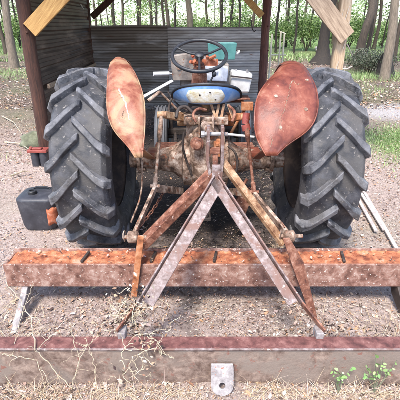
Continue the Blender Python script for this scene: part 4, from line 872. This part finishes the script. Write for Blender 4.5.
# roots and fallen branches
def branch(name, pts, r, label, mat, cat='branch', group=None):
    mb = MB(); n = len(pts); mb.tube(pts, [r * (1 - .6 * i / (n - 1)) for i in range(n)], 7, wob=.3); tag(mb.build(name, mat, smooth=60), label, cat, group)
branch('fallen_branch', [atY(337, 64, 10.4), atY(341, 68.5, 10.3), atY(347, 69, 10.2), atY(352.5, 66, 10.2)], .03, 'bleached curved branch lying right of the splintered post', M['root'])
branch('surface_root', [atZ(316, 48, .05), atZ(318, 52, .1), atZ(322, 54, .05), atZ(326, 53, 0)], .12, 'pale curved root at the foot of the thick dark tree', M['root'], 'root')
branch('leaning_stick', [atY(347, 44, 5.2), atY(350, 50, 5.2), atY(353, 56, 5.3)], .009, 'thin pale stick poking out right of the splintered post', M['root'])
for i, (a0x, a0y, b0x, b0y, lab) in enumerate(((5, 142, 30, 150, 'pale twig lying left of the mossy stone'), (2, 116, 22, 134, 'bent dry twig on the leaves at the left edge'), (10, 176, 30, 172, 'thin dry twig above the black container'), (300, 66, 318, 62, 'fallen stick on the ground behind the right fender'), (374, 92, 396, 98, 'dry stick on the gravel right of the right tyre'))):
    a_ = atZ(a0x, a0y, .03); b_ = atZ(b0x, b0y, .02); mid = a_.lerp(b_, .5) + Vector((.03, .05, .02)); branch('twig', [a_, a_.lerp(mid, .5), mid, b_], .012, lab, M['vine'], 'twig')

# ------------------------------------------------------------------ dead vines on the grader
def vine(name, path, r, label, sub=5, cat='vine', curl=.02, mat=None, leaves=0):
    mb = MB(); P = [Vector(p) for p in path]; pts = []
    for i in range(len(P) - 1):
        for k_ in range(6): pts.append(P[i].lerp(P[i + 1], k_ / 6) + Vector((rng.gauss(0, .003), rng.gauss(0, .003), rng.gauss(0, .003))))
    pts.append(P[-1]); n = len(pts); r *= .45; mb.tube(pts, [r * (1 - .5 * i / n) for i in range(n)], 6, wob=.4)
    for k_ in range(sub):
        i = rng.randrange(2, n - 2); q = pts[i].copy(); d_ = Vector((rng.uniform(-1, 1), rng.uniform(-.5, .3), rng.uniform(-.5, 1))).normalized(); tw = [q.copy()]
        for j in range(6): d_ = (d_ + Vector((rng.gauss(0, .4), rng.gauss(0, .3), rng.gauss(0, .4)))).normalized(); q = q + d_ * rng.uniform(.01, .02); q.z = max(q.z, .02); tw.append(q.copy())
        mb.tube(tw, [r * .55 * (1 - .12 * j) for j in range(7)], 5)
    return tag(mb.build(name, mat or M['vine'], smooth=60), label, cat)
vine('dead_vine', [atZ(6, 282, .05), atY(20, 300, 1.7), atY(30, 318, 1.5), atY(36, 350, 1.32), atY(52, 368, 1.31), atY(72, 388, 1.27)], .0065, 'longest pale dead vine slanting over the near beam at left', 9)
vine('dead_vine', [atY(34, 283, 1.89), atY(26, 303, 1.6), atY(17, 330, 1.42), atY(12, 356, 1.32), ], .0045, 'thin dead vine hanging down at the left end past the pale shank', 3)
vine('dead_vine', [atY(2, 354, 1.32), atY(18, 356, 1.31), atY(36, 361, 1.31), atY(44, 385, 1.28)], .005, 'dead vine running low across the left end of the near beam', 4)
vine('dead_vine', [atY(60, 330, 1.44), atY(50, 336, 1.4), atY(40, 346, 1.325), atY(36, 352, 1.315)], .0045, 'short dead vine forked over the beam edge', 3)
vine('dead_vine', [atY(70, 322, 1.5), atY(74, 342, 1.325), atY(80, 360, 1.315), atY(74, 380, 1.29)], .004, 'dead vine left of the twin forked stems', 5)
vine('dead_vine', [atY(72, 388, 1.27), atY(78, 362, 1.3), atY(88, 345, 1.32), atY(100, 335, 1.36)], .004, 'dead vine rising to the right across the near beam', 5)
vine('dead_vine', [atY(97, 388, 1.28), atY(95, 368, 1.3), atY(91, 350, 1.31), atY(84, 338, 1.36)], .004, 'upright dead stem in front of the near beam', 4)
for i, lab in enumerate(('dried bramble tangle hanging over the near beam below the left strut', 'loose dried bramble loops on the face of the near beam left of the lug', 'dried bramble clump around the foot of the left strut')):
    mb = MB()
    base = [(150, 340, 1.34, 17, .09), (132, 365, 1.31, 9, .1), (132, 314, 1.5, 34, .075)][i]
    for k_ in range(base[3]):
        q = atY(base[0] + rng.gauss(0, 9), base[1] + rng.gauss(0, 12), base[2]); q.y -= rng.uniform(0, .03); d_ = Vector((rng.gauss(0, 1), rng.gauss(0, .3), rng.gauss(0, 1))).normalized(); tw = [q.copy()]
        for j in range(9): d_ = (d_ + Vector((rng.gauss(0, .55), rng.gauss(0, .25), rng.gauss(0, .55)))).normalized(); q = q + d_ * .014; q.z = max(q.z, .03); q.y = min(q.y, 1.325) if (i < 2 and q.z < .235) else q.y; tw.append(q.copy())
        mb.tube(tw, [.0021 * (1 - .07 * j) for j in range(10)], 5)
    tag(mb.build('dried_bramble', M['vine'], smooth=60), lab, 'bramble')
# curled dry leaves caught on the brambles
cl = MB()
for (px_, py, y, sx_, sy_, n) in ((132, 314, 1.5, 10, 13, 420), (150, 345, 1.325, 7, 12, 34), (125, 375, 1.31, 12, 9, 22), (345, 330, 1.55, 30, 4, 120), (330, 326, 1.6, 14, 5, 80)):
    for k_ in range(n):
        q = atY(px_ + rng.gauss(0, sx_), py + rng.gauss(0, sy_), y); q.z = max(q.z, .03)
        s = rng.uniform(.01, .03); a = rng.uniform(0, 6.283); u = Vector((math.cos(a), rng.uniform(-.4, .4), math.sin(a))).normalized(); w = u.cross(Vector((rng.gauss(0, 1), rng.gauss(0, 1), rng.gauss(0, 1)))).normalized() * .5
        cl.add([q - u * s * .5, q + w * s * .5, q + u * s * .5, q - w * s * .5], [(0, 1, 2, 3)], jit(rng.choice([(.5, .4, .31), (.55, .46, .39), (.35, .2, .12), (.42, .27, .18), (.05, .03, .025), (.06, .04, .03)])))
for k_ in range(170):
    x = rng.uniform(XL, XR); leaf(cl, Vector((x, rng.uniform(YA0 + .02, YA1 - .02), ZA1 + .006)), rng.uniform(.008, .025))
tag(cl.build('caught_leaves', M['litter'], fixn=False), 'dry leaves caught on the grader beams and brambles', 'leaf litter', kind='stuff')

# green weeds in front of the near beam
WG = [(.12, .22, .06), (.2, .32, .1), (.3, .42, .18)]
def weed(px_, py_, n, label, spread=.07, top=.2):
    b_ = atZ(px_, py_, 0); root = empty('green_weed', tuple(b_), label, 'weed'); st = MB(); lf = MB()
    for k_ in range(n):
        e_ = b_ + Vector((rng.uniform(-spread, spread), rng.uniform(-.02, .02), top * rng.uniform(.5, 1))); m_ = b_.lerp(e_, .5) + Vector((rng.uniform(-.02, .02), 0, .01)); st.tube([b_, m_, e_], [.0025, .002, .0012], 5)
        for c_ in range(5):
            q = m_.lerp(e_, rng.uniform(0, 1.05)); s = rng.uniform(.01, .026); a = rng.uniform(0, 6.28); u = Vector((math.cos(a), rng.uniform(-.9, .2), math.sin(a) * .7)).normalized(); w = u.cross(Vector((rng.gauss(0, .6), -1, rng.gauss(.6, .5)))).normalized() * .75
            pp = [q, q + u * s * .35 + w * s * .38, q + u * s * .75 + w * s * .28, q + u * s, q + u * s * .75 - w * s * .28, q + u * s * .35 - w * s * .38]
            lf.add(pp, [(0, 1, 2, 3, 4, 5)], jit(rng.choice(WG)))
    st.build('stem', M['mossy'], root, smooth=60); lf.build('foliage', M['blade'], root, fixn=False)
weed(338, 393, 6, 'leafy green weed in front of the near beam, left of the other'); weed(374, 392, 8, 'leafy green weed climbing the near beam at the right corner', .09, .24)

# ------------------------------------------------------------------ light, sky, camera
w = bpy.data.worlds.new('World'); sc.world = w; w.use_nodes = True; nt = w.node_tree; bg = nt.nodes['Background']
SUN_EL, SUN_AZ = R(58), R(200)      # azimuth measured clockwise from +Y: behind the camera, a little left
sky = nt.nodes.new('ShaderNodeTexSky'); sky.sky_type = 'NISHITA'; sky.sun_disc = False; sky.sun_elevation = SUN_EL; sky.sun_rotation = SUN_AZ; sky.dust_density = 1.2; sky.air_density = 1.0; sky.ozone_density = 1
nt.links.new(sky.outputs[0], bg.inputs[0]); bg.inputs[1].default_value = .095
L = bpy.data.lights.new('sun', 'SUN'); L.energy = 1.5; L.angle = R(14); L.color = (1, .95, .88); lo = bpy.data.objects.new('sun', L); C.objects.link(lo)
dv = Vector((math.sin(SUN_AZ) * math.cos(SUN_EL), math.cos(SUN_AZ) * math.cos(SUN_EL), math.sin(SUN_EL))); lo.rotation_euler = dv.to_track_quat('Z', 'Y').to_euler()
cam = bpy.data.cameras.new('camera'); co_ = bpy.data.objects.new('camera', cam); C.objects.link(co_); co_.location = (0, 0, H); co_.rotation_euler = (R(90) - PITCH, 0, 0)
cam.sensor_width = 36; cam.lens = 36 * F / 400; cam.clip_start = .05; cam.clip_end = 2000; sc.camera = co_
sc.cycles.diffuse_bounces = 3; sc.cycles.max_bounces = 6; sc.cycles.transmission_bounces = 2
sc.render.resolution_x = sc.render.resolution_y = 1024
sc.view_settings.view_transform = 'Standard'; sc.view_settings.look = 'None'; sc.view_settings.exposure = 2.1; sc.view_settings.gamma = 1
